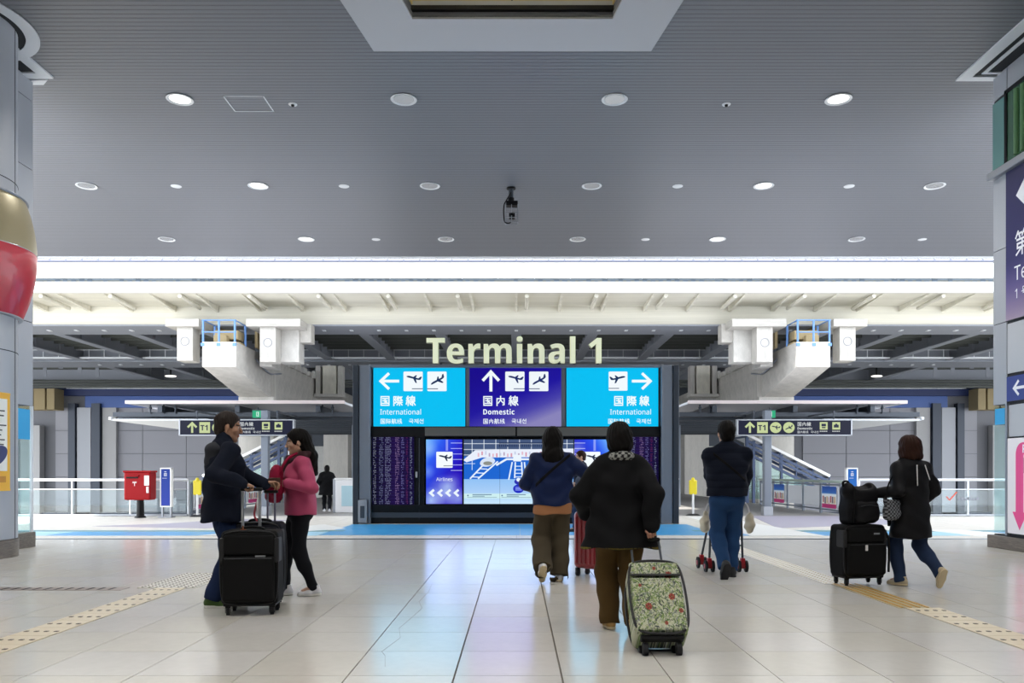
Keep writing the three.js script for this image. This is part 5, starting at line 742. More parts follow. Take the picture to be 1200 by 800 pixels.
{
  const t = thing('terminal_front', 'pale distant terminal wall with dark posts seen beside the information board', 'building', [0, 0, -61.5]); put('wall', span(-16.5, 16.5, -5, 3.2, -0.4, 0), mats['white concrete'], t); put('beam', span(-18, 18, 3.2, 8.0, -0.6, 0.3), mats['dark steel'], t); for (const a of [-14.2, -12, -9, 9, 12, 14.2]) put('post', span(a - 0.2, a + 0.2, 0, 3.2, 0, 0.2), mats['post grey'], t);
  for (const s of [-1, 1]) { const l = thing('underdeck_lamp', s < 0 ? 'small oval lamp under the road above the plant boxes on the letter box side' : 'small oval lamp under the road above the woman in the long black coat', 'lamp', [s < 0 ? -20.9 : 21.8, 7.0, -48]); put('lamp_glass', new THREE.SphereGeometry(0.26, 20, 12).scale(1.3, 0.25, 1), mats['lamp face bright'], l); put('stem', cyl(0.05, 0.05, 0.9, 0, 0.45, 0, 8), mats['near black'], l); }
}
// ---------- luggage ----------
function spinner(t, x, z, r = 0.028, m = mats['black rubber'], turn = 0) { const f = put('castor', [rbox(0.045, 0.035, 0.05, 0.008, 0, 2 * r + 0.012, 0), span(-0.022, -0.018, r * 0.6, 2 * r + 0.01, -0.02, 0.02), span(0.018, 0.022, r * 0.6, 2 * r + 0.01, -0.02, 0.02)], mats['near black'], t, [x, 0, z], [0, turn, 0]); put('wheel', cyl(r, r, 0.028, 0, 0, 0, 20).rotateZ(Math.PI / 2).translate(0, r, 0), m, f); }
function softCase(t, w, h, d, shell, o = {}) {
  const y0 = 0.085, H = h - y0, yc = y0 + H / 2, z = d / 2;
  put('shell', rbox(w, H, d, 0.045, 0, yc, 0, 5), shell, t);
  const pk = put('front_pocket', rbox(w * 0.9, H * 0.6, 0.05, 0.024, 0, y0 + H * 0.36, z + 0.012, 4), shell, t); put('pocket_zip', rbox(w * 0.82, 0.008, 0.008, 0.003, 0, y0 + H * 0.635, z + 0.036, 1), mats['zip grey'], pk);
  put('upper_pocket', rbox(w * 0.86, H * 0.26, 0.04, 0.018, 0, y0 + H * 0.81, z + 0.008, 4), shell, t);
  const edge = (zz) => { const a = w / 2 - 0.02, b = H / 2 - 0.02; return tube([V(-a, yc - b + 0.03, zz), V(-a, yc + b - 0.03, zz), V(-a + 0.03, yc + b, zz), V(a - 0.03, yc + b, zz), V(a, yc + b - 0.03, zz), V(a, yc - b + 0.03, zz), V(a - 0.03, yc - b, zz), V(-a + 0.03, yc - b, zz)], 0.008, 80, 6, true); };
  put('piping', edge(z - 0.012), mats['piping'], t); put('piping', edge(-z + 0.02), mats['piping'], t);
  for (const s of [-1, 1]) put('corner_guard', rbox(0.05, H * 0.34, d * 0.5, 0.02, s * (w / 2 - 0.015), y0 + H * 0.74, z * 0.52, 3), mats['guard grey'], t);
  put('carry_handle', tube([V(-0.1, h - 0.005, 0), V(-0.085, h + 0.012, 0), V(0.085, h + 0.012, 0), V(0.1, h - 0.005, 0)], 0.012, 20), mats['near black'], t);
  if (o.logo) put('logo_plate', rbox(0.085, 0.014, 0.004, 0.002, o.logo[0], o.logo[1], z + 0.03, 1), mats['steel'], t);
  for (const sx of [-1, 1]) for (const sz of [-1, 1]) spinner(t, sx * (w / 2 - 0.055), sz * (d / 2 - 0.045), 0.034, mats['black rubber'], o.wheelTurn ?? 0.3);
  put('base_frame', rbox(w - 0.04, 0.03, d - 0.03, 0.012, 0, y0 + 0.005, 0), mats['near black'], t);
}
mat('zip grey', 0x3c3d42, 0.4, 0.4); mat('piping', 0x08080a, 0.5); mat('guard grey', 0x1b1b1d, 0.6); mat('case black', 0x0b0b0c, 0.75, 0, { specularIntensity: 0.4 }); mat('case navy', 0x0d0f1b, 0.75, 0, { specularIntensity: 0.4 }); mat('case red', 0x8e1420, 0.28, 0.1, { clearcoat: 0.6 });
{
  const t = thing('suitcase', 'big black fabric suitcase with raised handle the man grips', 'suitcase', [-2.25, 0, -6.78], 0.1);
  softCase(t, 0.47, 0.71, 0.3, mats['case black'], { logo: [0.1, 0.5] });
  for (const x of [-0.115, 0.03]) put('handle_pole', rbox(0.024, 0.36, 0.016, 0.004, x, 0.87, -0.13, 2), mats['steel'], t);
  put('handle_grip', rbox(0.19, 0.032, 0.034, 0.014, -0.043, 1.05, -0.13, 4), mats['near black'], t);
  put('luggage_tag', [rbox(0.05, 0.03, 0.006, 0.003, -0.075, 0.7, 0.03, 1), rbox(0.012, 0.05, 0.004, 0.001, -0.075, 0.72, 0.03, 1)], mat('tag tan', 0x9a5a3c, 0.7), t); put('zip_pull', rbox(0.012, 0.05, 0.008, 0.003, -0.19, 0.42, 0.168, 1), mats['steel'], t);
}
{
  const t = thing('suitcase', 'dark navy suitcase partly hidden behind the big black fabric suitcase', 'suitcase', [-2.33, 0, -7.22], 0.1);
  softCase(t, 0.42, 0.75, 0.28, mats['case navy']); for (const x of [0.05, 0.115]) put('handle_pole', rbox(0.018, 0.28, 0.014, 0.004, x, 0.88, -0.08, 2), mat('pole grey' + x, 0x8f8ca0, 0.3, 0.8), t); put('handle_grip', rbox(0.13, 0.028, 0.03, 0.012, 0.08, 1.02, -0.08, 3), mats['near black'], t);
  const l = thing('lanyard', 'white and red ribbon hanging over the dark navy suitcase', 'ribbon', [-2.3, 0, -7.05]); put('ribbon', tube([V(0.0, 1.03, -0.12), V(0.012, 0.93, 0.03), V(0.03, 0.84, 0.05), V(0.05, 0.765, 0.07)], 0.011, 24, 6), mats['white plastic'], l); put('ribbon', tube([V(0.0, 1.03, -0.12), V(0.0, 0.9, 0.04), V(-0.01, 0.82, 0.05), V(0.02, 0.77, 0.07)], 0.009, 24, 6), mat('ribbon red', 0xa03040, 0.6), l);
}
{
  const t = thing('suitcase', 'glossy dark red hard shell suitcase with grooved sides', 'suitcase', [0.9, 0, -9.15], -0.75), w = 0.44, d = 0.27, h = 0.75, y0 = 0.09;
  put('shell', rbox(w, h - y0, d, 0.06, 0, (h + y0) / 2, 0, 6), mats['case red'], t);
  for (let i = 0; i < 6; i++) { const x = -w / 2 + 0.065 + i * (w - 0.13) / 5; for (const s of [-1, 1]) put('ridge', rbox(0.032, h - y0 - 0.12, 0.02, 0.009, x, (h + y0) / 2, s * (d / 2 + 0.001), 2), mats['case red'], t); }
  for (let i = 0; i < 3; i++) for (const s of [-1, 1]) put('ridge', rbox(0.02, h - y0 - 0.12, 0.03, 0.009, s * (w / 2 + 0.001), (h + y0) / 2, (i - 1) * 0.07, 2), mats['case red'], t);
  put('frame_seam', rbox(w + 0.006, h - y0 - 0.03, 0.014, 0.006, 0, (h + y0) / 2, 0.02, 2), mats['near black'], t); for (const sx of [-1, 1]) for (const sz of [-1, 1]) spinner(t, sx * (w / 2 - 0.05), sz * (d / 2 - 0.045), 0.033);
  for (const x of [-0.06, 0.06]) put('handle_pole', rbox(0.02, 0.34, 0.016, 0.004, x, 0.9, -0.08, 2), mats['steel'], t); put('handle_grip', rbox(0.17, 0.03, 0.034, 0.013, 0, 1.07, -0.08, 3), mats['near black'], t); put('top_handle', tube([V(-0.09, h - 0.01, 0.05), V(-0.075, h + 0.02, 0.05), V(0.075, h + 0.02, 0.05), V(0.09, h - 0.01, 0.05)], 0.012, 16), mats['steel'], t);
}
{
  const floral = canvasTexture(512, 640, (c, w, h) => {
    const r = rng(77); c.fillStyle = '#b4b69a'; c.fillRect(0, 0, w, h);
    for (let i = 0; i < 900; i++) { const x = r() * w, y = r() * h, a = r() * 7, s = 8 + r() * 16; c.save(); c.translate(x, y); c.rotate(a); c.fillStyle = ['#6e8448', '#82965a', '#556a42', '#98a274', '#474f44', '#82887e'][Math.floor(r() * 6)]; c.beginPath(); c.ellipse(0, 0, s, s * 0.32, 0, 0, 7); c.fill(); c.restore(); }
    for (let i = 0; i < 1000; i++) { c.strokeStyle = ['#343a34', '#504e58', '#d0d2c4', '#5f7844'][Math.floor(r() * 4)]; c.lineWidth = 1.5 + r() * 2; const x = r() * w, y = r() * h; c.beginPath(); c.moveTo(x, y); c.quadraticCurveTo(x + r() * 30 - 15, y + r() * 30 - 15, x + r() * 44 - 22, y + r() * 44 - 22); c.stroke(); }
    for (const [x, y, s] of [[385, 118, 34], [385, 305, 32], [150, 385, 34], [455, 420, 22], [250, 60, 18], [90, 210, 16], [300, 520, 18]]) { for (let k = 0; k < 9; k++) { const a = k * 0.698; c.fillStyle = k % 2 ? '#7c2a20' : '#9a4836'; c.beginPath(); c.ellipse(x + Math.cos(a) * s * 0.62, y + Math.sin(a) * s * 0.55, s * 0.4, s * 0.26, a, 0, 7); c.fill(); } c.fillStyle = '#4a2018'; c.beginPath(); c.arc(x, y, s * 0.28, 0, 7); c.fill(); c.fillStyle = '#d8b060'; c.beginPath(); c.arc(x, y, s * 0.1, 0, 7); c.fill(); }
  });
  const m = printed('floral cloth', floral, 0.8), t = thing('suitcase', 'small floral green fabric suitcase tilted on two wheels', 'suitcase', [0.955, 0, -5.22]), w = 0.355, h = 0.6, d = 0.22;
  const g = new THREE.Group(); g.name = 'tilted_body'; const tilt = -41 * R; const P = (geo) => geo.clone().translate(0, 0, d / 2 - 0.02).rotateX(tilt).translate(0, 0.045, 0);
  const uvFit = (geo) => { const p = geo.attributes.position, uv = geo.attributes.uv; for (let i = 0; i < p.count; i++) uv.setXY(i, p.getX(i) / w + 0.5, p.getY(i) / h); return geo; };
  const tg = (name, geo, mm, parent = t) => put(name, P(geo), mm, parent);
  tg('shell', uvFit(rbox(w, h - 0.05, d, 0.04, 0, 0.05 + (h - 0.05) / 2, -d / 2, 5)), m); tg('front_pocket', uvFit(rbox(w * 0.97, (h - 0.06) * 0.76, 0.05, 0.02, 0, 0.05 + h * 0.36, 0.012, 4)), m); tg('upper_pocket', uvFit(rbox(w * 0.97, (h - 0.06) * 0.2, 0.045, 0.02, 0, 0.05 + h * 0.83, 0.01, 4)), m);
  const a = w / 2 - 0.008, loop = (z) => tube([V(-a, 0.1, z), V(-a, h - 0.05, z), V(-a + 0.04, h - 0.004, z), V(a - 0.04, h - 0.004, z), V(a, h - 0.05, z), V(a, 0.1, z), V(a - 0.04, 0.055, z), V(-a + 0.04, 0.055, z)], 0.009, 90, 7, true);
  tg('piping', loop(0.024), mats['piping']); tg('piping', loop(-d + 0.02), mats['piping']); tg('pocket_zip', rbox(w * 0.96, 0.016, 0.012, 0.004, 0, 0.05 + h * 0.735, 0.03, 2), mats['piping']);
  for (const x of [-0.11, 0.11]) { const f = tg('wheel_mount', rbox(0.055, 0.12, 0.1, 0.012, x, 0.03, -d + 0.02), mats['near black']); put('wheel', cyl(0.042, 0.042, 0.034, 0, 0, 0, 24).rotateZ(Math.PI / 2).translate(x, 0.042, 0.02), mats['black rubber'], t); }
  tg('bottom_bar', rbox(w * 0.8, 0.03, 0.06, 0.01, 0, 0.035, -0.03), mats['near black']);
  for (const x of [-0.105, 0.105]) tg('handle_pole', rbox(0.016, 0.36, 0.014, 0.004, x, h + 0.17, -d + 0.03, 2), mats['dark steel']); tg('handle_grip', rbox(0.235, 0.03, 0.032, 0.013, 0, h + 0.35, -d + 0.03, 4), mats['near black']);
}
{
  const t = thing('suitcase', 'black fabric suitcase on four wheels carrying the black backpack', 'suitcase', [3.62, 0.013, -8.42], 0.22); softCase(t, 0.5, 0.635, 0.27, mats['case black'], { wheelTurn: -0.5 });
  put('luggage_tag', rbox(0.03, 0.06, 0.006, 0.003, -0.02, 0.4, 0.178, 1), mats['white plastic'], t); put('logo_plate', rbox(0.07, 0.018, 0.004, 0.002, 0.11, 0.545, 0.165, 1), mats['steel'], t); put('side_strap', tube([V(0.22, 0.62, 0.1), V(0.262, 0.5, 0.14), V(0.265, 0.3, 0.15), V(0.262, 0.14, 0.15)], 0.012, 20, 6), mats['near black'], t);
  const b = thing('backpack', 'bulky black backpack standing on the black four wheeled suitcase', 'backpack', [3.64, 0.652, -8.44], 0.22), f = new Field();
  f.boxy(V(0, 0.19, 0), 0.18, 0.19, 0.12, 0.06, 0.03).boxy(V(0, 0.13, 0.12), 0.14, 0.11, 0.05, 0.04, 0.02).ell(V(-0.15, 0.36, 0.02), 0.06, 0.075, 0.07, 0.05).ell(V(0.13, 0.37, 0.0), 0.07, 0.07, 0.08, 0.05).ell(V(0.0, 0.4, 0.04), 0.1, 0.06, 0.07, 0.03, null, 'sub').ell(V(0.0, 0.35, -0.04), 0.13, 0.05, 0.08, 0.05); f.warp = folds(0.008, 30, 4);
  put('bag_body', surface(f, V(-0.3, -0.06, -0.25), V(0.3, 0.5, 0.25), 0.009), mats['black nylon'], b); put('shoulder_strap', tube([V(0.16, 0.36, 0.1), V(0.22, 0.28, 0.13), V(0.27, 0.12, 0.12), V(0.3, -0.02, 0.1)], 0.02, 24, 6), mats['black cloth'], b); put('shoulder_strap', tube([V(-0.13, 0.36, 0.12), V(-0.15, 0.25, 0.15), V(-0.17, 0.1, 0.14), V(-0.16, 0.02, 0.12)], 0.018, 24, 6), mats['black cloth'], b); put('top_loop', tube([V(-0.19, 0.38, 0.02), V(-0.2, 0.44, 0.02), V(-0.15, 0.45, 0.02), V(-0.12, 0.41, 0.02)], 0.012, 16, 6), mats['black cloth'], b); put('pocket_zip', tube([V(-0.12, 0.19, 0.172), V(0, 0.205, 0.178), V(0.12, 0.19, 0.172)], 0.005, 16, 5), mats['zip grey'], b);
}
{
  const t = thing('walking_frame', 'four wheeled walking frame with red wheel brackets pushed by the man', 'walker', [2.52, 0, -9.66]), D = mats['dark steel'], red = mat('bracket red', 0xa81826, 0.4);
  for (const s of [-1, 1]) for (const z of [-0.28, 0.12]) { const br = put('wheel_bracket', [rbox(0.05, 0.1, 0.08, 0.012, s * 0.2, 0.12, z)], red, t); for (const q of [-0.042, 0.042]) put('wheel', [cyl(0.07, 0.07, 0.026, 0, 0, 0, 22).rotateZ(Math.PI / 2).translate(s * 0.2 + q, 0.07, z)], mats['black rubber'], t); put('hub', cyl(0.03, 0.03, 0.12, 0, 0, 0, 14).rotateZ(Math.PI / 2).translate(s * 0.2, 0.07, z), red, br); }
  for (const s of [-1, 1]) { put('leg', rod(V(s * 0.2, 0.14, 0.12), V(s * 0.17, 0.92, 0.14), 0.014, 10), D, t); put('leg', rod(V(s * 0.2, 0.14, -0.28), V(s * 0.17, 0.7, 0.06), 0.014, 10), D, t); put('hand_grip', rod(V(s * 0.17, 0.92, 0.06), V(s * 0.17, 0.94, 0.24), 0.018, 12), mats['near black'], t); }
  put('seat_bar', rbox(0.36, 0.03, 0.26, 0.01, 0, 0.5, -0.02), mats['black nylon'], t); put('cross_bar', rod(V(-0.19, 0.32, 0.12), V(0.19, 0.32, 0.12), 0.011, 10), D, t);
  for (const [s, l] of [[-1, 'whitish plastic bag hanging at the outer left hand side of the walking frame'], [1, 'whitish plastic bag hanging by the right leg of the man with walker']]) { const b = thing('plastic_bag', l, 'bag', [2.52 + s * 0.265, 0.52, -9.47]), f = new Field(); f.ell(V(0, 0.06, 0), 0.06, 0.11, 0.09, 0.03).ell(V(0, 0.17, 0), 0.025, 0.05, 0.03, 0.05); f.warp = folds(0.008, 60, s + 3); put('bag_body', surface(f, V(-0.12, -0.1, -0.14), V(0.12, 0.26, 0.14), 0.007), mat('bag film' + s, 0xd8d0bc, 0.5, 0, { transmission: 0.3, thickness: 0 }), b); put('bag_handle', tube([V(0, 0.2, 0.02), V(-s * 0.03, 0.29, 0.01), V(-s * 0.07, 0.33, 0), V(-s * 0.03, 0.29, -0.02), V(0, 0.2, -0.02)], 0.005, 20, 5), mats['white plastic'], b); }
}
// ---------- the people ----------
mat('lime runner', 0x3f5c20, 0.6); mat('hood grey', 0x1b1e26, 0.85); mat('scarf dark', 0x33161c, 0.9);
const lin = (hex) => new THREE.Color(hex).toArray();
{ // man in the dark hooded jacket, handing something over
  person({ label: 'man in a dark navy hooded jacket gripping the big black suitcase handle', x: -2.67, z: -7.2, turn: 128 * R, H: 1.735, male: true, build: 1.04, lean: 3, headTurn: -22, headPitch: 6, skin: [0.36, 0.19, 0.115],
    feet: { L: { x: 0.1, z: 0.08, yaw: 12 }, R: { x: -0.1, z: -0.1, yaw: -30 } },
    hands: { R: { grip: [-2.3, 1.055, -6.88], dir: [0.25, -0.25, 0.94], palm: [0.2, -0.95, -0.2], pole: [-0.6, -0.7, -0.4] }, L: { world: [-2.3, 1.085, -7.28], dir: [0.0, 0.02, 1], palm: [-0.6, -0.75, 0], pose: 'hold', pole: [0.5, -0.8, -0.2] } },
    shoes: { upper: 'lime runner', sole: 'white sole' }, hairMat: 'grey brown hair', hair: (f) => { shortHair(f, 1.02, -0.085); },
    wear: (J, add, around) => {
      trousers(J, add, 'navy denim', { t: 0.016, wide: 1.25, taper: 1.15, seed: 3, crop: 0.09 });
      const f = jacketField(J, { hem: 0.435, t: 0.034, flare: 0.088, seed: 5, fold: 0.008, collarR: 0.045 }); add('jacket', f, 'navy cloth', 'dark navy jacket', { cell: 0.0085 });
      const h = new Field(), n = J.neck, b = J.fwd; h.ell(n.clone().addScaledVector(b, -0.075).add(V(0, -0.03, 0)), 0.15, 0.075, 0.075, 0.03, J.cq).ell(n.clone().addScaledVector(b, -0.1).add(V(0, -0.11, 0)), 0.115, 0.085, 0.055, 0.06, J.cq).ell(n.clone().addScaledVector(b, -0.01).add(V(0, 0.0, 0)), 0.12, 0.07, 0.09, 0.04, J.cq).ell(n.clone().add(V(0, 0.075, 0)).addScaledVector(b, 0.0), 0.085, 0.06, 0.085, 0.03, J.cq, 'sub'); h.warp = folds(0.006, 40, 2); add('hood', h, 'hood grey', 'dark grey hood', { cell: 0.008, ...around(n, 0.3) });
      for (const e of ['L', 'R']) { const A = J[e], c = new Field().cone(A.elbow.clone().lerp(A.wrist, 0.9), 0.046, A.elbow.clone().lerp(A.wrist, 1.0), 0.043, 0.01); add('cuff', c, 'navy cloth', null, { cell: 0.007, ...around(A.wrist, 0.12) }); }
    } });
}
{ // woman in the pink jacket
  const o = person({ label: 'woman in a pink jacket with long dark hair facing the man', x: -2.1, z: -7.72, turn: -72 * R, H: 1.6, build: 1.0, lean: 1, headTurn: 4, headPitch: 4, skin: [0.5, 0.3, 0.2], shoulder: 0.097,
    feet: { L: { x: 0.06, z: -0.12, yaw: -4 }, R: { x: -0.06, z: 0.14, yaw: -8 } },
    hands: { L: { world: [-2.16, 1.09, -7.5], dir: [-0.5, 0.1, 0.85], palm: [-0.75, -0.1, -0.6], pose: 'hold', pole: [0.6, -0.7, -0.4] }, R: { world: [-2.27, 1.08, -7.62], dir: [0.35, 0.05, 0.9], palm: [0.8, 0.1, -0.3], pose: 'hold', pole: [-0.5, -0.8, -0.3] } },
    shoes: { upper: 'white shoe', sole: 'white sole' }, hairMat: 'black hair',
    hair: (f) => { shortHair(f, 1.1, -0.5); f.cone(V(0, 0.02, -0.06), 0.075, V(0.01, -0.14, -0.115), 0.066, 0.04).cone(V(0.01, -0.14, -0.115), 0.066, V(0.02, -0.3, -0.14), 0.035, 0.03); },
    wear: (J, add, around) => {
      trousers(J, add, 'black trouser', { t: 0.009, wide: 1.0, taper: 0.95, seed: 9, fold: 0.004, crop: 0.1 });
      const f = jacketField(J, { hem: 0.49, t: 0.026, flare: 0.084, seed: 7, fold: 0.007, collar: 0 }); add('jacket', f, 'pink nylon', 'pink rain jacket', { cell: 0.0085 });
      const c = new Field(), n = J.neck; for (let i = 0; i < 10; i++) { const a = i * 36 * R, b = (i + 1) * 36 * R, p = (q) => n.clone().add(V(Math.sin(q) * 0.082, 0.03 - 0.03 * Math.cos(q), Math.cos(q) * 0.09 + 0.015).applyQuaternion(J.cq)); c.cone(p(a), 0.044, p(b), 0.044, 0.012); }
      c.cone(n.clone().add(V(0, 0, 0.12).applyQuaternion(J.cq)), 0.05, n.clone().add(V(0.0, -0.19, 0.15).applyQuaternion(J.cq)), 0.045, 0.03); c.warp = folds(0.006, 50, 8); add('scarf', c, 'scarf dark', 'dark scarf', { cell: 0.008, ...around(n, 0.32) });
    } });
  const b = thing('shoulder_bag', 'soft maroon bag held against the front of the pink jacket', 'bag', [-2.3, 1.08, -7.56], -72 * R), f = new Field(); f.ell(V(0, -0.02, 0.0), 0.15, 0.13, 0.085, 0.03).ell(V(-0.05, -0.1, 0.01), 0.11, 0.08, 0.075, 0.05).ell(V(0.02, 0.1, -0.02), 0.1, 0.1, 0.06, 0.05); f.warp = folds(0.008, 40, 6);
  put('bag_body', surface(f, V(-0.24, -0.26, -0.16), V(0.24, 0.28, 0.16), 0.008), mats['maroon cloth'], b); put('bag_strap', tube([V(0.1, 0.06, -0.04), V(0.13, 0.16, -0.06), V(0.12, 0.25, -0.12), V(0.09, 0.3, -0.2)], 0.013, 24, 6), mats['maroon cloth'], b);
  const w = thing('wallet', 'small brown wallet passed between the hands of the couple', 'wallet', [-2.25, 1.11, -7.38], 0.4); put('cover', rbox(0.11, 0.075, 0.02, 0.006, 0, 0, 0, 3), mat('wallet brown', 0x4a2c22, 0.6), w); put('flap', rbox(0.108, 0.03, 0.006, 0.002, 0, 0.02, 0.012, 2), mats['wallet brown'], w);
}
{ // woman in the blue jacket
  person({ label: 'woman in a blue puffy jacket with long dark hair walking to the board', x: 0.4, z: -8.72, turn: 180 * R, H: 1.67, build: 1.03, lean: 3, skin: [0.5, 0.31, 0.22], shoulder: 0.1,
    feet: { L: { x: 0.12, y: 0.1, z: -0.2, yaw: 6, pitch: 52 }, R: { x: -0.07, z: 0.02, yaw: -6 } },
    hands: { L: { at: [0.13, 1.0, 0.26], dir: [-0.5, 0.1, 0.8], palm: [-0.5, -0.2, -0.5], pose: 'hold', pole: [0.95, -0.55, -0.35] }, R: { grip: [0.72, 1.07, -9.08], dir: [0.1, -0.1, 0.95], palm: [0, -1, 0], pole: [-0.95, -0.5, -0.3] } },
    shoes: { upper: 'white shoe', sole: 'beige sole' }, hairMat: 'black hair', hair: (f) => { shortHair(f, 1.18, -0.6); f.cone(V(0, 0.0, -0.05), 0.088, V(0, -0.17, -0.075), 0.088, 0.05, { w: V(1, 0, 0), k: 1.15 }).cone(V(0, -0.17, -0.075), 0.086, V(0, -0.27, -0.085), 0.06, 0.05, { w: V(1, 0, 0), k: 1.3 }); for (const s of [-1, 1]) f.cone(V(s * 0.075, -0.02, 0.0), 0.03, V(s * 0.08, -0.2, -0.02), 0.03, 0.03); },
    wear: (J, add, around) => {
      trousers(J, add, 'olive cloth', { t: 0.022, wide: 1.3, taper: 1.25, seed: 12, crop: 0.12, fold: 0.007 });
      const f = jacketField(J, { hem: 0.5, t: 0.042, flare: 0.075, cuff: 0.024, seed: 14, fold: 0.01 });
      const sh = jacketField(J, { hem: 0.445, t: 0.026, flare: 0.083, seed: 15, fold: 0.006, sleeve: 0.5, collar: 0 }); sh.half(V(0, 0.515 * J.H, 0), V(0, 1, 0)); add('shirt', sh, 'tan cloth', 'tan shirt tail', { cell: 0.009 });
      add('jacket', f, 'blue nylon', 'dark blue puffy jacket', { cell: 0.0085 });
      add('crossbody_strap', strapOver(J, f, 0.006, J.chest, V(0.62, 0.7, 0.1), 0.016, (x, y, z) => Math.max(Math.abs(x - J.chest.x) - 0.19, y - J.neck.y - 0.03)), 'black cloth', 'black crossbody strap', { cell: 0.0075 });
    } });
}
{ // man far behind by the board
  person({ label: 'distant man in a dark jacket seen from the side before the map screen', x: 1.33, z: -16.1, turn: -80 * R, H: 1.62, male: true, lean: 2, cell: 1.5, skin: [0.55, 0.33, 0.23],
    feet: { L: { z: 0.16 }, R: { z: -0.14 } }, hands: { L: { at: [0.2, 0.95, 0.15] }, R: { at: [-0.2, 0.9, 0.1] } }, hairMat: 'brown hair', hair: (f) => shortHair(f, 1.03, -0.07),
    wear: (J, add) => { trousers(J, add, 'dark denim', { seed: 21 }); add('jacket', jacketField(J, { hem: 0.46, t: 0.03, seed: 22 }), 'navy cloth', 'dark jacket', { cell: 0.011 }); } });
}
{ // woman in the black coat with the floral case
  person({ label: 'woman in a wide black coat and checked scarf pulling the floral suitcase', x: 0.79, z: -6.05, turn: 182 * R, H: 1.55, build: 1.06, lean: 3, skin: [0.5, 0.24, 0.16], shoulder: 0.094,
    feet: { L: { x: 0.07, z: 0.05, yaw: 6 }, R: { x: -0.07, y: 0.04, z: -0.17, yaw: -8, pitch: 28 } },
    hands: { R: { grip: [1.0, 0.725, -5.855], dir: [-0.05, -1, -0.1], palm: [0, 0.1, -1], pole: [-0.6, -0.2, -0.9] }, L: { at: [0.23, 0.88, 0.2], dir: [-0.3, -0.4, 0.8], palm: [-1, 0, 0], pose: 'hold', pole: [0.9, -0.5, -0.5] } },
    shoes: { upper: 'tan shoe', sole: 'beige sole' }, hairMat: 'dark hair', hair: (f) => { shortHair(f, 1.24, -0.1); f.ell(V(0, -0.02, -0.045), 0.1, 0.095, 0.092, 0.03); },
    wear: (J, add, around) => {
      trousers(J, add, 'brown cloth', { t: 0.02, wide: 1.2, taper: 1.05, seed: 31, crop: 0.06, fold: 0.007 });
      const f = jacketField(J, { hem: 0.405, t: 0.045, k: 1.4, flare: 0.118, cuff: 0.024, seed: 33, fold: 0.008, collarR: 0.05 }), hem = 0.405 * J.H; add('coat', f, 'tinted cloth', 'wide black coat', { cell: 0.0085, color: (x, y, z, nx, ny) => y < hem + 0.012 && ny > -0.6 ? [0.12, 0.09, 0.015] : [0.006, 0.006, 0.007] });
      const c = new Field(), n = J.neck.clone().add(V(0, 0.035, 0)); for (let i = 0; i < 10; i++) { const p = (k) => n.clone().add(V(Math.sin(k * 36 * R) * 0.09, 0.012 * Math.cos(k * 36 * R * 2), Math.cos(k * 36 * R) * 0.085)); c.cone(p(i), 0.036, p(i + 1), 0.036, 0.012); } c.warp = folds(0.008, 44, 5);
      add('scarf', c, 'check cloth', 'black and white checked scarf', { cell: 0.0065, ...around(n, 0.2), color: (x, y, z) => ((Math.floor(x * 42 + y * 14) + Math.floor(y * 42) + Math.floor(z * 42)) & 1) ? [0.3, 0.3, 0.28] : [0.012, 0.012, 0.014] });
    } });
}
{ // man with the walking frame
  person({ label: 'man in a quilted navy jacket and blue jeans pushing the walking frame', x: 2.4, z: -9.02, turn: 180 * R, H: 1.76, male: true, build: 1.05, lean: 4, skin: [0.5, 0.3, 0.2],
    feet: { L: { x: 0.075, y: 0.07, z: -0.16, yaw: 4, pitch: 58 }, R: { x: -0.08, z: 0.12, yaw: -8 } },
    hands: { L: { grip: [2.35, 0.935, -9.5], dir: [0, -0.35, 0.9], palm: [0, -0.9, -0.3], pole: [0.7, -0.4, -0.6] }, R: { grip: [2.69, 0.935, -9.5], dir: [0, -0.35, 0.9], palm: [0, -0.9, -0.3], pole: [-0.7, -0.4, -0.6] } },
    shoes: { upper: 'black shoe', sole: 'black rubber' }, hairMat: 'dark hair', hair: (f) => shortHair(f, 1.12, -0.105),
    wear: (J, add, around) => {
      trousers(J, add, 'blue denim', { t: 0.016, wide: 1.1, taper: 1.05, seed: 41, fold: 0.006 });
      const f = jacketField(J, { hem: 0.53, t: 0.036, flare: 0.077, cuff: 0.022, seed: 43, fold: 0.005, warp: (x, y) => -0.006 * Math.sqrt(Math.abs(Math.sin(y * 40))) }); add('jacket', f, 'navy cloth', 'quilted navy jacket', { cell: 0.0085 });
      add('crossbody_strap', strapOver(J, f, 0.006, J.chest, V(0.6, -0.72, 0.1), 0.015, (x, y) => Math.abs(x - J.chest.x) - 0.18), 'black cloth', 'dark crossbody strap', { cell: 0.0075 });
    } });
}
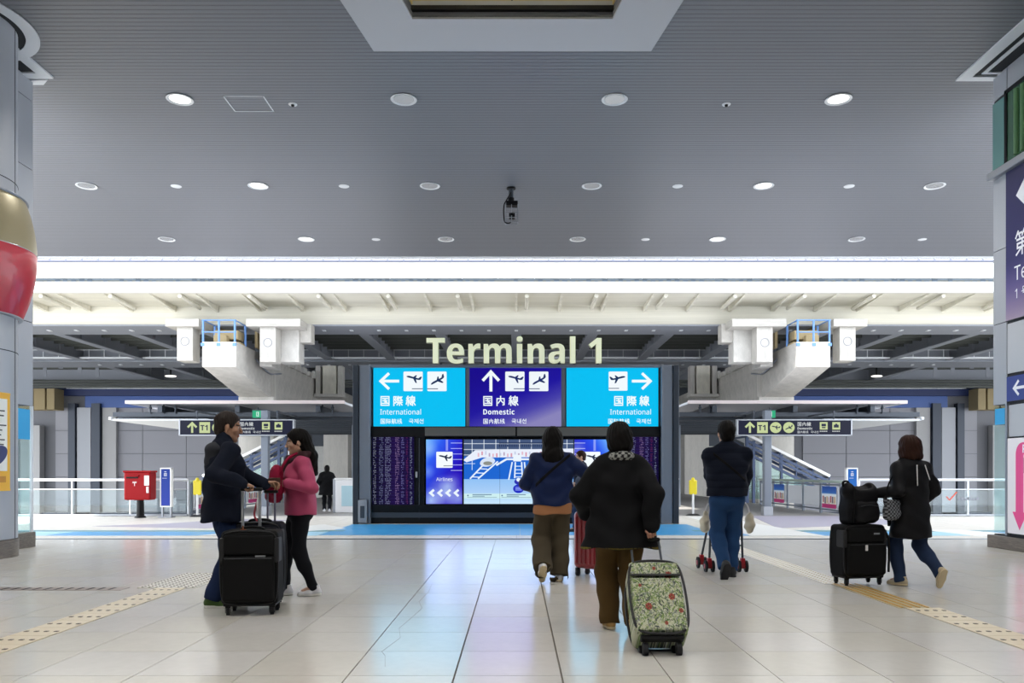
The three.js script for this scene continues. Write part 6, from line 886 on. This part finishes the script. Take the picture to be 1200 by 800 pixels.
{ // woman in the long black coat with suitcase and backpack
  person({ label: 'woman in a long black coat with short brown hair pushing the backpack suitcase', x: 4.16, z: -8.36, turn: 194 * R, H: 1.565, build: 1.02, lean: 3, skin: [0.52, 0.32, 0.23], headTurn: 10,
    feet: { L: { x: 0.08, z: 0.06, yaw: 20 }, R: { x: -0.1, y: 0.1, z: -0.28, yaw: -6, pitch: 66 } },
    hands: { L: { world: [3.83, 0.98, -8.42], dir: [0.6, -0.3, 0.7], palm: [0.1, -0.9, 0], pose: 'hold', pole: [0.3, -0.9, -0.3] }, R: { at: [-0.2, 0.86, 0.16], dir: [0.4, 0, 0.8], palm: [1, 0, 0], pose: 'hold', pole: [-0.9, -0.5, -0.5] } },
    shoes: { upper: 'beige shoe', sole: 'beige sole' }, hairMat: 'brown hair', hair: (f) => { shortHair(f, 1.14, -0.6); f.cone(V(0, 0.02, -0.045), 0.092, V(0, -0.075, -0.05), 0.1, 0.04, { w: V(1, 0, 0), k: 1.18 }); for (const s of [-1, 1]) f.ell(V(s * 0.08, -0.05, 0.01), 0.032, 0.065, 0.045, 0.03); f.half(V(0, -0.125, 0), V(0, -1, 0), 0.02); },
    wear: (J, add, around) => {
      trousers(J, add, 'dark denim', { t: 0.012, wide: 1.06, seed: 51, crop: 0.08 });
      const f = jacketField(J, { hem: 0.325, t: 0.032, flare: 0.088, cuff: 0.022, seed: 53, fold: 0.008, collarR: 0.046 }); f.ell(J.neck.clone().addScaledVector(J.fwd, -0.07).add(V(0, -0.03, 0)), 0.12, 0.06, 0.06, 0.04, J.cq); add('coat', f, 'black nylon', 'long black coat', { cell: 0.0085 });
      const g = new Field(), q = J.neck.clone().addScaledVector(J.fwd, -0.15); for (const s of [-1, 1]) g.cone(q.clone().add(V(s * 0.05, -0.02, 0.0)), 0.006, q.clone().add(V(s * 0.075 - 0.02, -0.2 - s * 0.03, -0.015)), 0.005, 0.001); add('drawstrings', g, 'white plastic', 'white drawstrings', { cell: 0.004, ...around(q, 0.3) });
    } });
  const b = thing('handbag', 'small grey patterned bag at the hip of the woman in long black coat', 'handbag', [3.9, 0.82, -8.25], 0.3), f = new Field(); f.boxy(V(0, 0, 0), 0.085, 0.1, 0.04, 0.03, 0.02).ell(V(0, -0.05, 0), 0.1, 0.07, 0.05, 0.04); f.warp = folds(0.005, 60, 3); put('bag_body', surface(f, V(-0.16, -0.18, -0.1), V(0.16, 0.16, 0.1), 0.006, (x, y, z) => ((Math.floor(x * 50) + Math.floor(y * 50)) & 1) ? [0.2, 0.21, 0.23] : [0.03, 0.03, 0.035]), mats['check cloth'], b); put('bag_strap', tube([V(-0.07, 0.09, 0), V(-0.05, 0.22, 0.0), V(0.04, 0.36, -0.02), V(0.1, 0.44, -0.06)], 0.008, 24, 6), mats['black cloth'], b);
}
{ // people far off by the gate
  person({ label: 'far away woman with long dark hair in black beside the white gate counter', x: -5.75, z: -24.1, turn: 190 * R, H: 1.4, cell: 1.8, lean: 8, hands: { L: { at: [0.18, 0.8, 0.12] }, R: { at: [-0.18, 0.8, 0.12] } }, feet: { L: { z: 0.1 }, R: { z: -0.1 } }, shoes: { upper: 'white shoe', sole: 'white sole' }, hairMat: 'black hair', hair: (f) => { shortHair(f, 1.08, -0.6); f.cone(V(0, 0, -0.05), 0.08, V(0, -0.25, -0.08), 0.06, 0.05); },
    wear: (J, add) => { trousers(J, add, 'black trouser', { seed: 61 }); add('coat', jacketField(J, { hem: 0.36, t: 0.05, flare: 0.1, seed: 62 }), 'black cloth', 'black coat', { cell: 0.012 }); } });
  person({ label: 'far away person in a black top behind the white gate counter', x: -5.0, z: -25.6, turn: 80 * R, H: 1.32, cell: 1.8, lean: 6, hands: { L: { at: [0.18, 0.75, 0.15] }, R: { at: [-0.18, 0.75, 0.12] } }, hairMat: 'black hair', hair: (f) => shortHair(f, 1.05, -0.1),
    wear: (J, add) => { trousers(J, add, 'black trouser', { seed: 65 }); add('jacket', jacketField(J, { hem: 0.46, t: 0.03, seed: 66 }), 'black cloth', 'black top', { cell: 0.012 }); } });
}
scene.traverse((o) => { if (o.isMesh) { o.castShadow = true; o.receiveShadow = true; } });
renderer.render(scene, camera);
